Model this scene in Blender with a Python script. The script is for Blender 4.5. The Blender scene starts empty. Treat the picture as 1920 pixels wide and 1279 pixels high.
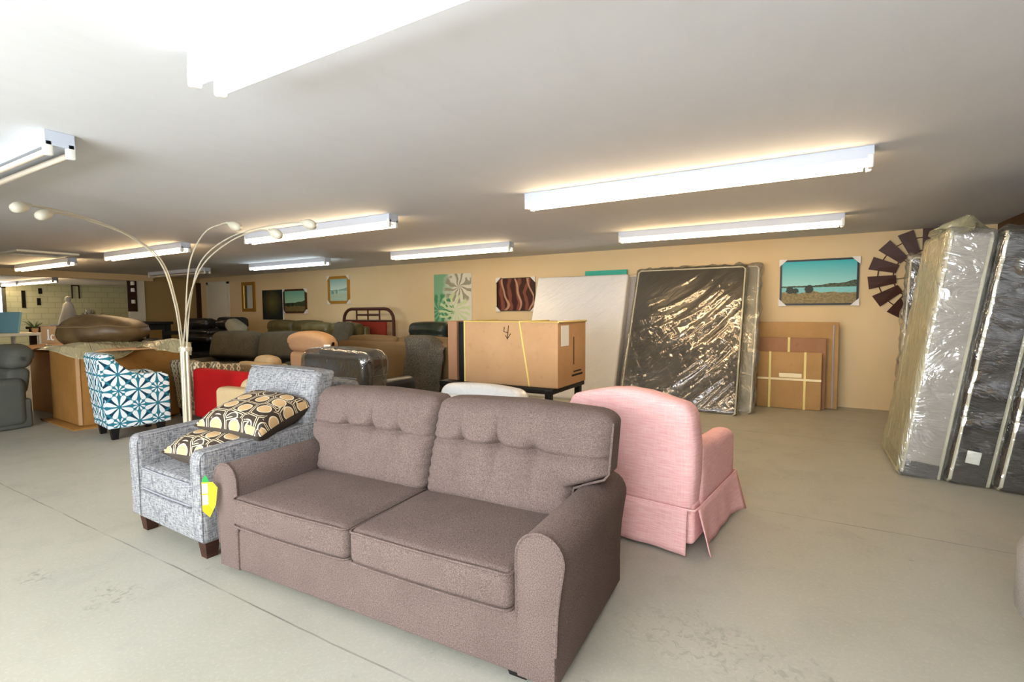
import bpy, bmesh, math, random
from mathutils import Vector, Matrix, noise
random.seed(7)
C = bpy.context.scene.collection
PI = math.pi
R = math.radians

# ------------------------------------------------------------------ materials
def lin(h, k=1.0):
    h = h.lstrip('#')
    o = []
    for i in (0, 2, 4):
        v = int(h[i:i+2], 16) / 255
        o.append((v/12.92 if v <= .04045 else ((v+.055)/1.055)**2.4) * k)
    return (*o, 1.0)

class G:
    def __init__(s, name, rough=.6, spec=.3):
        s.m = bpy.data.materials.new(name); s.m.use_nodes = True
        s.t = s.m.node_tree; s.b = s.t.nodes['Principled BSDF']; s.out = s.t.nodes['Material Output']
        s.b.inputs['Roughness'].default_value = rough
        s.b.inputs['Specular IOR Level'].default_value = spec
    def set(s, sock, v):
        if hasattr(v, 'is_output'): s.t.links.new(v, sock)
        else: sock.default_value = v
    def n(s, typ, ins=None, **props):
        x = s.t.nodes.new(typ)
        for k, v in props.items(): setattr(x, k, v)
        for k, v in (ins or {}).items(): s.set(x.inputs[k], v)
        return x
    def inp(s, **kw):
        for k, v in kw.items(): s.set(s.b.inputs[k.replace('_', ' ')], v)
        return s
    def co(s, kind='Object', scale=(1,1,1), rot=(0,0,0), loc=(0,0,0)):
        tc = s.n('ShaderNodeTexCoord')
        return s.n('ShaderNodeMapping', {'Vector': tc.outputs[kind], 'Scale': scale, 'Rotation': rot, 'Location': loc}).outputs[0]
    def math(s, op, a, b=0.0, c=0.0):
        x = s.n('ShaderNodeMath', operation=op); s.set(x.inputs[0], a); s.set(x.inputs[1], b); s.set(x.inputs[2], c)
        return x.outputs[0]
    def mix(s, f, a, b, blend='MIX'):
        x = s.n('ShaderNodeMix', data_type='RGBA', blend_type=blend)
        s.set(x.inputs[0], f); s.set(x.inputs[6], a); s.set(x.inputs[7], b)
        return x.outputs[2]
    def noise(s, scale, vec=None, detail=3, rough=.5, dist=0.0):
        x = s.n('ShaderNodeTexNoise', {'Scale': scale, 'Detail': detail, 'Roughness': rough, 'Distortion': dist})
        if vec is not None: s.set(x.inputs['Vector'], vec)
        return x.outputs['Fac']
    def ramp(s, f, stops, interp='LINEAR'):
        x = s.n('ShaderNodeValToRGB', {'Fac': f}); cr = x.color_ramp; cr.interpolation = interp
        while len(cr.elements) > 1: cr.elements.remove(cr.elements[-1])
        for i, (p, col) in enumerate(stops):
            e = cr.elements[0] if i == 0 else cr.elements.new(p)
            e.position = p
            e.color = col if not isinstance(col, (int, float)) else (col, col, col, 1)
        return x.outputs[0]
    def step(s, f, lo, hi):
        x = s.n('ShaderNodeMapRange', {'Value': f, 'From Min': lo, 'From Max': hi}); x.clamp = True
        return x.outputs[0]
    def bump(s, h, strength=.3, dist=.01, normal=None):
        x = s.n('ShaderNodeBump', {'Height': h, 'Strength': strength, 'Distance': dist})
        if normal is not None: s.set(x.inputs['Normal'], normal)
        s.set(s.b.inputs['Normal'], x.outputs[0]); return x.outputs[0]

def plain(name, col, rough=.6, spec=.3, metal=0.0):
    g = G(name, rough, spec); g.inp(Base_Color=lin(col), Metallic=metal); return g.m

def fabric(name, c1, c2, scale=220, rough=.9, bump=.25, blotch=.12, sheen=.0, spec=.15):
    g = G(name, rough, spec)
    v = g.co('Object')
    fine = g.noise(scale, v, 2, .6)
    big = g.noise(5, v, 3)
    col = g.mix(g.step(fine, .35, .65), lin(c1), lin(c2))
    col = g.mix(g.math('MULTIPLY', g.step(big, .4, .7), blotch), col, lin(c1, .6))
    g.inp(Base_Color=col)
    g.bump(fine, bump, .004)
    if sheen: g.inp(Sheen_Weight=sheen)
    return g.m

def leather(name, c1, c2, rough=.38, spec=.4):
    g = G(name, rough, spec); v = g.co('Object')
    a = g.noise(6, v, 4); b = g.noise(90, v, 3)
    g.inp(Base_Color=g.mix(g.step(a, .35, .7), lin(c1), lin(c2)))
    g.bump(g.math('ADD', g.math('MULTIPLY', a, 3.0), b), .25, .006)
    return g.m

def cardboard(name, c1, c2):
    g = G(name, .8, .15); v = g.co('Object')
    flute = g.n('ShaderNodeTexWave', {'Vector': v, 'Scale': 60.0, 'Distortion': .3}, bands_direction='X').outputs['Fac']
    n = g.noise(2.2, v, 4, .6)
    col = g.mix(g.step(n, .35, .7), lin(c1), lin(c2))
    col = g.mix(g.math('MULTIPLY', g.step(g.noise(14, v, 3), .6, .75), .25), col, lin(c2, .6))
    g.inp(Base_Color=col); g.bump(flute, .06, .003)
    return g.m

def plastic_over(name, col, col2, rot=0.6, aniso=5.0, scale=5.0, strength=.9, rough=.14, dist=.03):
    """thin clear plastic drawn tight over cloth: opaque, glossy, wrinkled"""
    g = G(name, .5, .5)
    v = g.co('Object', (1, 1, 1), (0, rot, 0))
    v2 = g.n('ShaderNodeMapping', {'Vector': v, 'Scale': (1.0, 1.0, aniso)}).outputs[0]
    a = g.noise(scale*.45, v2, 4, .55, .9)
    b = g.noise(scale*1.3, v2, 3, .6, .6)
    ridge = g.math('ABSOLUTE', g.math('SUBTRACT', a, .5))
    ridge2 = g.math('ABSOLUTE', g.math('SUBTRACT', b, .5))
    h = g.math('ADD', g.math('MULTIPLY', ridge, 2.0), ridge2)
    g.inp(Base_Color=g.mix(g.noise(3, v, 3), lin(col), lin(col2)), Coat_Weight=1.0, Coat_Roughness=rough, Roughness=.55)
    nb = g.bump(h, strength, dist)
    g.inp(Coat_Normal=nb)
    return g.m

def film(name, tint, opac=.25, rot=.5, aniso=4.0, scale=4.0, rough=.12, base=.08, bd=.05):
    """loose clear plastic film"""
    g = G(name)
    v = g.co('Object', (1, 1, 1), (0, rot, 0))
    v2 = g.n('ShaderNodeMapping', {'Vector': v, 'Scale': (aniso, 1.0, 1.0)}).outputs[0]
    a = g.noise(scale, v2, 4, .55, 1.0)
    ridge = g.math('ABSOLUTE', g.math('SUBTRACT', a, .5))
    bp = g.n('ShaderNodeBump', {'Height': ridge, 'Strength': .9, 'Distance': bd}).outputs[0]
    tr = g.n('ShaderNodeBsdfTransparent', {'Color': (.97, .97, .94, 1)}).outputs[0]
    gl = g.n('ShaderNodeBsdfGlossy', {'Color': (1, 1, 1, 1), 'Roughness': rough, 'Normal': bp}).outputs[0]
    df = g.n('ShaderNodeBsdfDiffuse', {'Color': lin(tint), 'Normal': bp}).outputs[0]
    lw = g.n('ShaderNodeLayerWeight', {'Blend': .35, 'Normal': bp}).outputs['Fresnel']
    m1 = g.n('ShaderNodeMixShader'); g.set(m1.inputs[0], opac); g.set(m1.inputs[1], tr); g.set(m1.inputs[2], df)
    m2 = g.n('ShaderNodeMixShader'); g.set(m2.inputs[0], g.math('ADD', g.math('MULTIPLY', lw, .6), base)); g.set(m2.inputs[1], m1.outputs[0]); g.set(m2.inputs[2], gl)
    g.t.links.new(m2.outputs[0], g.out.inputs['Surface'])
    return g.m

def emit(name, col, strength):
    g = G(name); g.inp(Base_Color=(1, 1, 1, 1), Emission_Color=col, Emission_Strength=strength); return g.m

def floor_mat():
    g = G('painted_concrete', .5, .35); v = g.co('Object')
    a = g.noise(.45, v, 5, .6, .4); b = g.noise(3.2, v, 5, .65, .6); f = g.noise(60, v, 3, .7)
    col = g.mix(g.step(a, .35, .68), lin('#b0ada0'), lin('#a6a292'))
    col = g.mix(g.math('MULTIPLY', g.step(b, .5, .8), .45), col, lin('#96938a'))
    col = g.mix(g.math('MULTIPLY', g.step(f, .5, .8), .22), col, lin('#dedacb'))
    # dark scuffs
    sc = g.math('MULTIPLY', g.step(g.noise(2.1, g.co('Object', loc=(3, 1, 0)), 6, .7, 1.5), .6, .74), g.step(g.noise(26, v, 3, .7), .45, .62))
    col = g.mix(g.math('MULTIPLY', sc, .5), col, lin('#55564f'))
    # saw-cut joints across the slab
    w = g.noise(1.3, v, 4, .6)
    sep = g.n('ShaderNodeSeparateXYZ', {'Vector': v})
    t = g.math('FRACT', g.math('ADD', g.math('DIVIDE', g.math('ADD', sep.outputs[1], g.math('MULTIPLY', w, .03)), 2.46), .5-1.39/2.46))
    ln = g.math('LESS_THAN', g.math('ABSOLUTE', g.math('SUBTRACT', t, .5)), .0016)
    col = g.mix(g.math('MULTIPLY', ln, g.step(g.noise(3, v, 2), .25, .6)), col, lin('#77746a'))
    # worn dark patches where the paint has rubbed off
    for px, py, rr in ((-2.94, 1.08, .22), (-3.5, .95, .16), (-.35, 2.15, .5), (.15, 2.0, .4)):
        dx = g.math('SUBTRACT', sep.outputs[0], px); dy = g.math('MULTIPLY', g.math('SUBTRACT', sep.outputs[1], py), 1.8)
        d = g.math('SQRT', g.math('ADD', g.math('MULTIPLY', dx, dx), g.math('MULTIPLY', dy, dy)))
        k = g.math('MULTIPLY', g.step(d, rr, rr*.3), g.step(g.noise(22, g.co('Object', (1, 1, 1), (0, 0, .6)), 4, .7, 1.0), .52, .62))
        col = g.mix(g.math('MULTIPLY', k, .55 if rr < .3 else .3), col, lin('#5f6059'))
    g.inp(Base_Color=col, Roughness=g.math('ADD', g.math('MULTIPLY', b, .25), .36))
    g.bump(g.math('ADD', b, g.math('MULTIPLY', f, .25)), .08, .01)
    return g.m

def ceiling_mat():
    g = G('ceiling_paint', .75, .2); v = g.co('Object')
    a = g.noise(.5, v, 4, .5); b = g.noise(7, g.co('Object', (1, .25, 1)), 4, .6)
    col = g.mix(g.step(a, .3, .7), lin('#e2e2e3'), lin('#dadada'))
    col = g.mix(g.math('MULTIPLY', g.step(b, .5, .8), .15), col, lin('#c6c4c0'))
    g.inp(Base_Color=col); g.bump(g.math('ADD', a, g.math('MULTIPLY', b, .3)), .25, .04)
    return g.m

def wall_mat(name, c1, c2):
    g = G(name, .7, .2); v = g.co('Object')
    g.inp(Base_Color=g.mix(g.step(g.noise(.8, v, 4), .35, .7), lin(c1), lin(c2)))
    g.bump(g.noise(60, v, 2), .06, .004)
    return g.m

def brick_mat(name, c1, c2, mortar):
    g = G(name, .6, .25)
    v = g.co('UV')
    br = g.n('ShaderNodeTexBrick', {'Vector': v, 'Color1': lin(c1), 'Color2': lin(c2), 'Mortar': lin(mortar), 'Scale': 1.0, 'Mortar Size': .012, 'Brick Width': .4, 'Row Height': .2})
    g.inp(Base_Color=br.outputs['Color'])
    g.bump(g.math('SUBTRACT', 1.0, br.outputs['Fac']), .4, .01)
    return g.m

def wood_mat(name, c1, c2, rough=.5, vec=(1, 1, 12)):
    g = G(name, rough, .3); v = g.co('Object', vec)
    n = g.noise(3, v, 5, .6, .6)
    g.inp(Base_Color=g.mix(g.step(n, .3, .7), lin(c1), lin(c2))); g.bump(n, .1, .004)
    return g.m

def tweed_mat():
    g = G('gray_tweed', .95, .1)
    u = g.co('UV', (24, 150, 1)); w = g.co('UV', (140, 22, 1)); b = g.co('UV', (30, 9, 1))
    n1 = g.noise(1, u, 3, .6); n2 = g.noise(1, w, 3, .6); n3 = g.noise(1, b, 3, .6)
    col = g.mix(g.step(n1, .36, .62), lin('#56585f'), lin('#999796'))
    col = g.mix(g.math('MULTIPLY', g.step(n2, .46, .64), .7), col, lin('#aeaba9'))
    col = g.mix(g.math('MULTIPLY', g.step(n3, .55, .72), .6), col, lin('#494c57'))
    g.inp(Base_Color=col); g.bump(g.math('ADD', n1, n2), .35, .004)
    return g.m

def linen_mat(name, c1, c2, c3):
    g = G(name, .95, .1)
    a = g.noise(1, g.co('UV', (9, 150, 1)), 3, .6); b = g.noise(1, g.co('UV', (120, 12, 1)), 3, .6)
    col = g.mix(g.step(a, .35, .65), lin(c1), lin(c2))
    col = g.mix(g.math('MULTIPLY', g.step(b, .5, .7), .4), col, lin(c3))
    g.inp(Base_Color=col); g.bump(g.math('ADD', a, b), .3, .004)
    return g.m

def star_mat():
    """eight-rayed teal starbursts with white petals"""
    g = G('teal_starburst', .85, .15)
    v = g.co('UV', (3.9, 3.9, 1), (0, 0, PI/4))
    sp = g.n('ShaderNodeSeparateXYZ', {'Vector': v})
    def cell(ox, oy):
        x = g.math('SUBTRACT', g.math('FRACT', g.math('ADD', sp.outputs[0], ox)), .5)
        y = g.math('SUBTRACT', g.math('FRACT', g.math('ADD', sp.outputs[1], oy)), .5)
        ang = g.math('ARCTAN2', y, x)
        r = g.math('SQRT', g.math('ADD', g.math('MULTIPLY', x, x), g.math('MULTIPLY', y, y)))
        return x, y, ang, r
    x, y, ang, r = cell(0, 0)
    pet = g.math('ABSOLUTE', g.math('SINE', g.math('MULTIPLY', ang, 4.0)))
    env = g.math('SINE', g.math('MULTIPLY', g.math('MINIMUM', g.math('DIVIDE', r, .60), 1.0), PI))
    white = g.step(g.math('MULTIPLY', g.math('POWER', pet, 1.6), env), .34, .46)
    dark = g.step(g.math('MULTIPLY', g.math('ABSOLUTE', g.math('COSINE', g.math('MULTIPLY', ang, 2.0))), env), .55, .75)
    x2, y2, ang2, r2 = cell(.5, .5)
    pet2 = g.math('ABSOLUTE', g.math('SINE', g.math('MULTIPLY', ang2, 4.0)))
    env2 = g.math('SINE', g.math('MULTIPLY', g.math('MINIMUM', g.math('DIVIDE', r2, .30), 1.0), PI))
    white = g.math('MAXIMUM', white, g.step(g.math('MULTIPLY', g.math('POWER', pet2, 1.6), env2), .5, .66))
    base = g.mix(dark, lin('#2b7688'), lin('#133c52'))
    col = g.mix(white, base, lin('#e6eef0'))
    g.inp(Base_Color=col); g.bump(g.noise(200, g.co('Object'), 2), .15, .003)
    return g.m

def lattice_mat():
    g = G('beige_lattice', .9, .1)
    v = g.co('UV', (11, 7.5, 1)); sp = g.n('ShaderNodeSeparateXYZ', {'Vector': v})
    w = g.math('MULTIPLY', g.math('SINE', g.math('MULTIPLY', sp.outputs[1], 2*PI)), .22)
    a = g.math('ABSOLUTE', g.math('SUBTRACT', g.math('FRACT', g.math('ADD', sp.outputs[0], w)), .5))
    b = g.math('ABSOLUTE', g.math('SUBTRACT', g.math('FRACT', g.math('SUBTRACT', sp.outputs[0], w)), .5))
    ln = g.step(g.math('MINIMUM', a, b), .14, .08)
    n = g.noise(300, g.co('Object'), 2)
    col = g.mix(ln, g.mix(n, lin('#5d5647'), lin('#8a7f68')), lin('#d3c5a4'))
    g.inp(Base_Color=col); g.bump(n, .2, .003)
    return g.m

def pillow_mat():
    g = G('retro_circle_print', .8, .15)
    v = g.co('UV', (8.5, 8.5, 1))
    vo = g.n('ShaderNodeTexVoronoi', {'Vector': v, 'Scale': 1.0, 'Randomness': .35}, feature='F1', voronoi_dimensions='2D')
    ve = g.n('ShaderNodeTexVoronoi', {'Vector': v, 'Scale': 1.0, 'Randomness': .35}, feature='DISTANCE_TO_EDGE', voronoi_dimensions='2D')
    d = vo.outputs['Distance']; e = ve.outputs['Distance']
    cs = g.n('ShaderNodeSeparateColor', {'Color': vo.outputs['Color']})
    pick = g.math('GREATER_THAN', cs.outputs[0], .3)
    inner = g.mix(pick, lin('#4e453f'), lin('#c6a477'))
    col = g.mix(g.step(d, .30, .32), inner, lin('#e2d2b4'))
    col = g.mix(g.step(d, .35, .37), col, lin('#40352c'))
    col = g.mix(g.math('MULTIPLY', g.step(e, .075, .06), 1.0), col, lin('#dccaa9'))
    col = g.mix(g.step(e, .035, .025), col, lin('#40352c'))
    g.inp(Base_Color=col); g.bump(g.noise(250, g.co('Object'), 2), .15, .003)
    return g.m

# ------------------------------------------------------------------ geometry
def axis_pts(h, r, n, k):
    r = min(r, h*.98); inner = h-r
    t = [r*math.tan(PI/4*i/k) for i in range(1, k+1)]
    mid = [-inner + 2*inner*i/n for i in range(n+1)]
    return [-inner-x for x in reversed(t)] + mid + [inner+x for x in t]

def rbox(bm, lo, hi, r=.02, n=1, k=2, fn=None, M=None):
    lo, hi = Vector(lo), Vector(hi)
    c = (lo+hi)/2; h = (hi-lo)/2
    rr = min(r, min(h)*.98)
    if isinstance(n, int): n = (n, n, n)
    ax = [axis_pts(h[i], rr, n[i], k) for i in range(3)]
    cache = {}
    def vert(p):
        key = (round(p[0], 6), round(p[1], 6), round(p[2], 6))
        if key in cache: return cache[key]
        P = Vector(p)
        q = Vector([max(-(h[i]-rr), min(h[i]-rr, P[i])) for i in range(3)])
        d = P-q
        if d.length > 1e-9: P = q + d.normalized()*rr
        if fn: P = fn(P, h)
        P = P + c
        if M: P = M @ P
        cache[key] = bm.verts.new(P); return cache[key]
    for a in range(3):
        b, d = (a+1) % 3, (a+2) % 3
        for s in (-1, 1):
            for i in range(len(ax[b])-1):
                for j in range(len(ax[d])-1):
                    f = []
                    for (ii, jj) in ((i, j), (i+1, j), (i+1, j+1), (i, j+1)):
                        p = [0, 0, 0]; p[a] = s*h[a]; p[b] = ax[b][ii]; p[d] = ax[d][jj]; f.append(vert(p))
                    if s < 0: f.reverse()
                    try: bm.faces.new(f)
                    except ValueError: pass
    return bm

def box(bm, lo, hi, M=None):
    return rbox(bm, lo, hi, 0.0004, 1, 1, None, M) if False else _box(bm, lo, hi, M)
def _box(bm, lo, hi, M=None):
    v = [bm.verts.new((M @ Vector(p)) if M else Vector(p)) for p in
         [(x, y, z) for z in (lo[2], hi[2]) for y in (lo[1], hi[1]) for x in (lo[0], hi[0])]]
    for f in ((0, 2, 3, 1), (4, 5, 7, 6), (0, 1, 5, 4), (2, 6, 7, 3), (0, 4, 6, 2), (1, 3, 7, 5)):
        bm.faces.new([v[i] for i in f])
    return bm

def loft(bm, secs, closed=True, cap=True):
    rows = [[bm.verts.new(p) for p in s] for s in secs]
    m = len(rows[0])
    for a, b in zip(rows, rows[1:]):
        for i in range(m if closed else m-1):
            j = (i+1) % m
            bm.faces.new((a[i], a[j], b[j], b[i]))
    if cap and closed:
        bm.faces.new(list(reversed(rows[0]))); bm.faces.new(rows[-1])
    return rows

def offset2(prof, d):
    n = len(prof); out = []
    area = sum(prof[i][0]*prof[(i+1) % n][1]-prof[(i+1) % n][0]*prof[i][1] for i in range(n))
    sg = 1 if area > 0 else -1
    for i in range(n):
        a, b, c = Vector(prof[i-1]), Vector(prof[i]), Vector(prof[(i+1) % n])
        t1, t2 = (b-a).normalized(), (c-b).normalized()
        nn = Vector((-t1.y-t2.y, t1.x+t2.x))
        if nn.length < 1e-6: nn = Vector((-t1.y, t1.x))
        nn.normalize(); cosh = max(.4, nn.dot(Vector((-t1.y, t1.x))))
        out.append(b + nn*(sg*d/cosh))
    return out

def prism(bm, prof, a0, a1, r=.012, axis='y', M=None, flip=False):
    """closed 2D profile swept along an axis with softened ends"""
    ends = [(a0, r), (a0+r*.3, r*.3), (a0+r, 0), (a1-r, 0), (a1-r*.3, r*.3), (a1, r)]
    secs = []
    for a, o in ends:
        pr = offset2(prof, o) if o else [Vector(p) for p in prof]
        s = []
        for p in pr:
            q = Vector((p[0], a, p[1])) if axis == 'y' else (Vector((a, p[0], p[1])) if axis == 'x' else Vector((p[0], p[1], a)))
            s.append(M @ q if M else q)
        secs.append(s)
    loft(bm, secs)
    return bm

def tube(bm, pts, rad, seg=8, closed=False, cap=True):
    pts = [Vector(p) for p in pts]; n = len(pts)
    rows = []; up = None
    for i, p in enumerate(pts):
        if closed: t = pts[(i+1) % n]-pts[i-1]
        else: t = pts[min(i+1, n-1)]-pts[max(i-1, 0)]
        t.normalize()
        if up is None: up = Vector((0, 0, 1)) if abs(t.z) < .9 else Vector((1, 0, 0))
        s = t.cross(up)
        if s.length < 1e-4: s = t.cross(Vector((0, 1, 0)))
        s.normalize(); u = s.cross(t); up = u
        rr = rad(i/(n-1) if n > 1 else 0) if callable(rad) else rad
        rows.append([bm.verts.new(p + (s*math.cos(a) + u*math.sin(a))*rr) for a in [2*PI*k/seg for k in range(seg)]])
    pairs = list(zip(rows, rows[1:])) + ([(rows[-1], rows[0])] if closed else [])
    for a, b in pairs:
        for k in range(seg):
            j = (k+1) % seg
            bm.faces.new((a[k], a[j], b[j], b[k]))
    if cap and not closed:
        bm.faces.new(list(reversed(rows[0]))); bm.faces.new(rows[-1])
    return bm

def lathe(bm, prof, seg=20, M=None):
    rows = []
    for r, z in prof:
        row = []
        for k in range(seg):
            a = 2*PI*k/seg; p = Vector((max(r, .0008)*math.cos(a), max(r, .0008)*math.sin(a), z))
            row.append(bm.verts.new(M @ p if M else p))
        rows.append(row)
    for a, b in zip(rows, rows[1:]):
        for k in range(seg):
            j = (k+1) % seg
            bm.faces.new((a[k], a[j], b[j], b[k]))
    bm.faces.new(list(reversed(rows[0]))); bm.faces.new(rows[-1])
    return bm

def sheet(bm, nu, nv, fn):
    rows = [[bm.verts.new(fn(i/nu, j/nv)) for i in range(nu+1)] for j in range(nv+1)]
    for j in range(nv):
        for i in range(nu):
            bm.faces.new((rows[j][i], rows[j][i+1], rows[j+1][i+1], rows[j+1][i]))
    return bm

def catmull(pts, n=8):
    P = [Vector(p) for p in pts]; P = [2*P[0]-P[1]] + P + [2*P[-1]-P[-2]]
    out = []
    for i in range(1, len(P)-2):
        for k in range(n):
            t = k/n; a, b, c, d = P[i-1:i+3]
            out.append(.5*((2*b) + (c-a)*t + (2*a-5*b+4*c-d)*t*t + (3*b-a-3*c+d)*t**3))
    out.append(P[-2]); return out

def mk(name, bm, mat, parent=None, smooth=35, uv='box', sol=0.0, fix=True):
    if fix: bmesh.ops.recalc_face_normals(bm, faces=bm.faces)
    me = bpy.data.meshes.new(name); 
    if uv == 'box':
        L = bm.loops.layers.uv.new('UVMap')
        for f in bm.faces:
            n = f.normal; a = max(range(3), key=lambda i: abs(n[i]))
            for l in f.loops:
                c = l.vert.co
                l[L].uv = (c.y, c.z) if a == 0 else ((c.x, c.z) if a == 1 else (c.x, c.y))
    bm.to_mesh(me); bm.free()
    if smooth:
        for p in me.polygons: p.use_smooth = True
        me.set_sharp_from_angle(angle=R(smooth))
    if mat: me.materials.append(mat)
    o = bpy.data.objects.new(name, me); C.objects.link(o)
    if parent: o.parent = parent
    if sol:
        m = o.modifiers.new('thickness', 'SOLIDIFY'); m.thickness = sol; m.offset = 0
    return o

def B(): return bmesh.new()

def thing(name, label, cat, loc=(0, 0, 0), rotz=0.0, group=None, rot=None):
    o = bpy.data.objects.new(name, None); C.objects.link(o)
    o.empty_display_size = .1
    o.location = loc; o.rotation_euler = rot if rot else (0, 0, R(rotz))
    o['label'] = label; o['category'] = cat
    if group: o['group'] = group
    return o

def tag(o, label, cat, group=None, loc=None, rotz=None):
    o['label'] = label; o['category'] = cat
    if group: o['group'] = group
    if loc: o.location = loc
    if rotz is not None: o.rotation_euler = (0, 0, R(rotz))
    return o

def struct(o): o['kind'] = 'structure'; return o

def copy_tree(o, parent=None):
    kids = [c for c in bpy.data.objects if c.parent == o]
    c = o.copy(); C.objects.link(c)
    if parent: c.parent = parent
    for k in kids: copy_tree(k, c)
    return c

def sst(x, a, b):
    t = max(0, min(1, (x-a)/(b-a))); return t*t*(3-2*t)

# ------------------------------------------------------------------ materials used
MAT = dict(
    floor=floor_mat(), ceiling=ceiling_mat(),
    tan=wall_mat('tan_wall_paint', '#e0c69a', '#dabf90'),
    olive=wall_mat('beige_wall_paint', '#a98f5e', '#a0875a'),
    white_paint=plain('white_paint', '#d9d4c2', .5),
    mint=brick_mat('mint_painted_block', '#d3d9bd', '#cdd5b8', '#bcc4a4'),
    brownwall=wood_mat('brown_panelling', '#4a3016', '#5c3c1c'),
    dark=plain('black_gap', '#101010', .8),
    white_metal=plain('white_enamel', '#c3cad6', .4, .4),
    socket=plain('lampholder_white', '#e9e7df', .4),
    tube_off=plain('unlit_tube', '#d8cbb8', .25, .5),
    sofa=fabric('taupe_weave', '#584a44', '#7f6d66', 240, .92, .45, .15),
    tweed=tweed_mat(), piping_tweed=plain('gray_piping', '#8e8e93', .9),
    pink=linen_mat('pink_linen', '#eaaba8', '#f6c6c1', '#f9d6d0'),
    darkwood=wood_mat('dark_brown_wood', '#2e1a12', '#47291b'),
    black=plain('black_paint', '#161412', .45),
    star=star_mat(), lattice=lattice_mat(),
    red=fabric('red_velvet', '#9c0f12', '#b8191a', 150, .8, .15, .2),
    beige=fabric('beige_weave', '#b39a72', '#c7ae86', 200, .9, .2),
    pillow=pillow_mat(), pillow_back=fabric('dark_taupe_cloth', '#4a423b', '#5c534a', 200),
    card=cardboard('cardboard', '#c39a70', '#b98f64'), card_dark=cardboard('old_cardboard', '#a5773f', '#946730'),
    card_pale=cardboard('printed_cardboard', '#ba9462', '#ad8656'), card_red=cardboard('reddish_cardboard', '#a67c5c', '#997052'),
    strap=plain('yellow_strap', '#e3cf78', .4), packtape=plain('packing_tape', '#d9bd6a', .25, .5),
    grayrec=fabric('gray_microfibre', '#55564f', '#65665e', 160, .85, .2),
    sofagray=fabric('warm_gray_weave', '#8a837c', '#a39c94', 200),
    brown=fabric('brown_microfibre', '#6b573c', '#7a6446', 160, .85, .2),
    darkgray=fabric('charcoal_plush', '#4c483e', '#676152', 90, .85, .3, .3),
    olive_leather=leather('olive_brown_leather', '#574e2e', '#6e633d'),
    black_leather=leather('black_leather', '#17171a', '#26262a', .3),
    darkgreen_leather=leather('dark_green_leather', '#1d2721', '#2e382f', .33),
    brown_leather=leather('dark_brown_leather', '#3a2a1c', '#54402a', .42),
    tanrec=fabric('tan_microfibre', '#b18a63', '#c29b74', 160, .85, .2),
    throw=fabric('gray_throw', '#4a463f', '#6e685d', 70, .95, .5, .3),
    bean=leather('brown_beanbag_vinyl', '#4c3a22', '#6a5434', .45),
    chrome=plain('champagne_metal', '#d6cdb6', .35, .5, .35),
    shade=plain('frosted_glass_shade', '#d8d2bd', .3, .5),
    gold=plain('gold_frame', '#b98c3a', .35, .5, .6),
    mirror=plain('mirror_glass', '#e8ecec', .04, .5, 1.0),
    blackframe=plain('black_frame', '#15120f', .4), brownframe=plain('brown_frame', '#4a2f18', .45),
    corner=plain('white_corner_guard', '#e8e2da', .5),
    mwhite=plastic_over('white_quilt_in_plastic', '#e4e2de', '#d6d6d6', .7, 5, 5, .35, .22, .02),
    mblack=plastic_over('black_cloth_in_plastic', '#1d1912', '#302a20', .75, 4.0, 4.2, .5, .07, .02),
    mgray=plastic_over('gray_cloth_in_plastic', '#a49c95', '#b9b1aa', .25, 3.0, 4.5, .6, .15, .03),
    mnight=plastic_over('charcoal_cloth_in_plastic', '#1f2024', '#33333a', -.35, 4.0, 5.0, 1.0, .13, .04),
    mside=fabric('mattress_border', '#8d8875', '#a09a86', 120), mpipe=plain('cream_piping', '#e2dcc4', .6),
    film=film('clear_film', '#d9d3ac', .30), film2=film('milky_film', '#d8d0a4', .42, .3, 5, 3),
    filmlite=film('crinkled_clear_film', '#dcdad4', .14, .5, 3, 2.4, .10),
    clear=film('glossy_clear_film', '#cfcbb8', .03, .5, 4, 2.2, .07, .14, .018),
    film_dark=film('dull_film', '#6c6757', .5, .2, 4, 5),
    teal=plain('teal_canvas', '#3fae98', .6), blue=plain('blue_canvas', '#7fb4c8', .6),
    paper=plain('white_paper', '#f0efe9', .6), yellow=plain('yellow_card', '#f2dc2a', .5), orange=plain('orange_card', '#f0a712', .5), green=plain('green_card', '#2f9a4a', .5),
    leaf=plain('leaf_green', '#3f5a2a', .6), ink=plain('marker_ink', '#2a1c12', .7),
    windmill=wood_mat('windmill_wood', '#3b1f14', '#4e2b1c', .5), iron=plain('rusty_iron', '#4a2418', .5, .4, .3),
    redpanel=fabric('dark_red_cloth', '#7c2a1c', '#8e3424', 120),
    fill_glow=emit('flash_fill_glow', (.84, .92, 1.0, 1), 13.0),  # glow of the added fill panel, stands in for a camera flash
    glass_far=emit('far_daylight_pane', (.9, .95, 1.0, 1), 4.0),
)
LIT_COOL = emit('tube_cool', (.96, .98, 1.0, 1), 9.5)
LIT_WARM = emit('tube_warm', (1.0, .67, .34, 1), 18)
LIT_MILD = emit('tube_white', (1.0, .73, .42, 1), 16)
LIT_BLUE = emit('tube_daylight', (.80, .95, 1.0, 1), 10)

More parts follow.
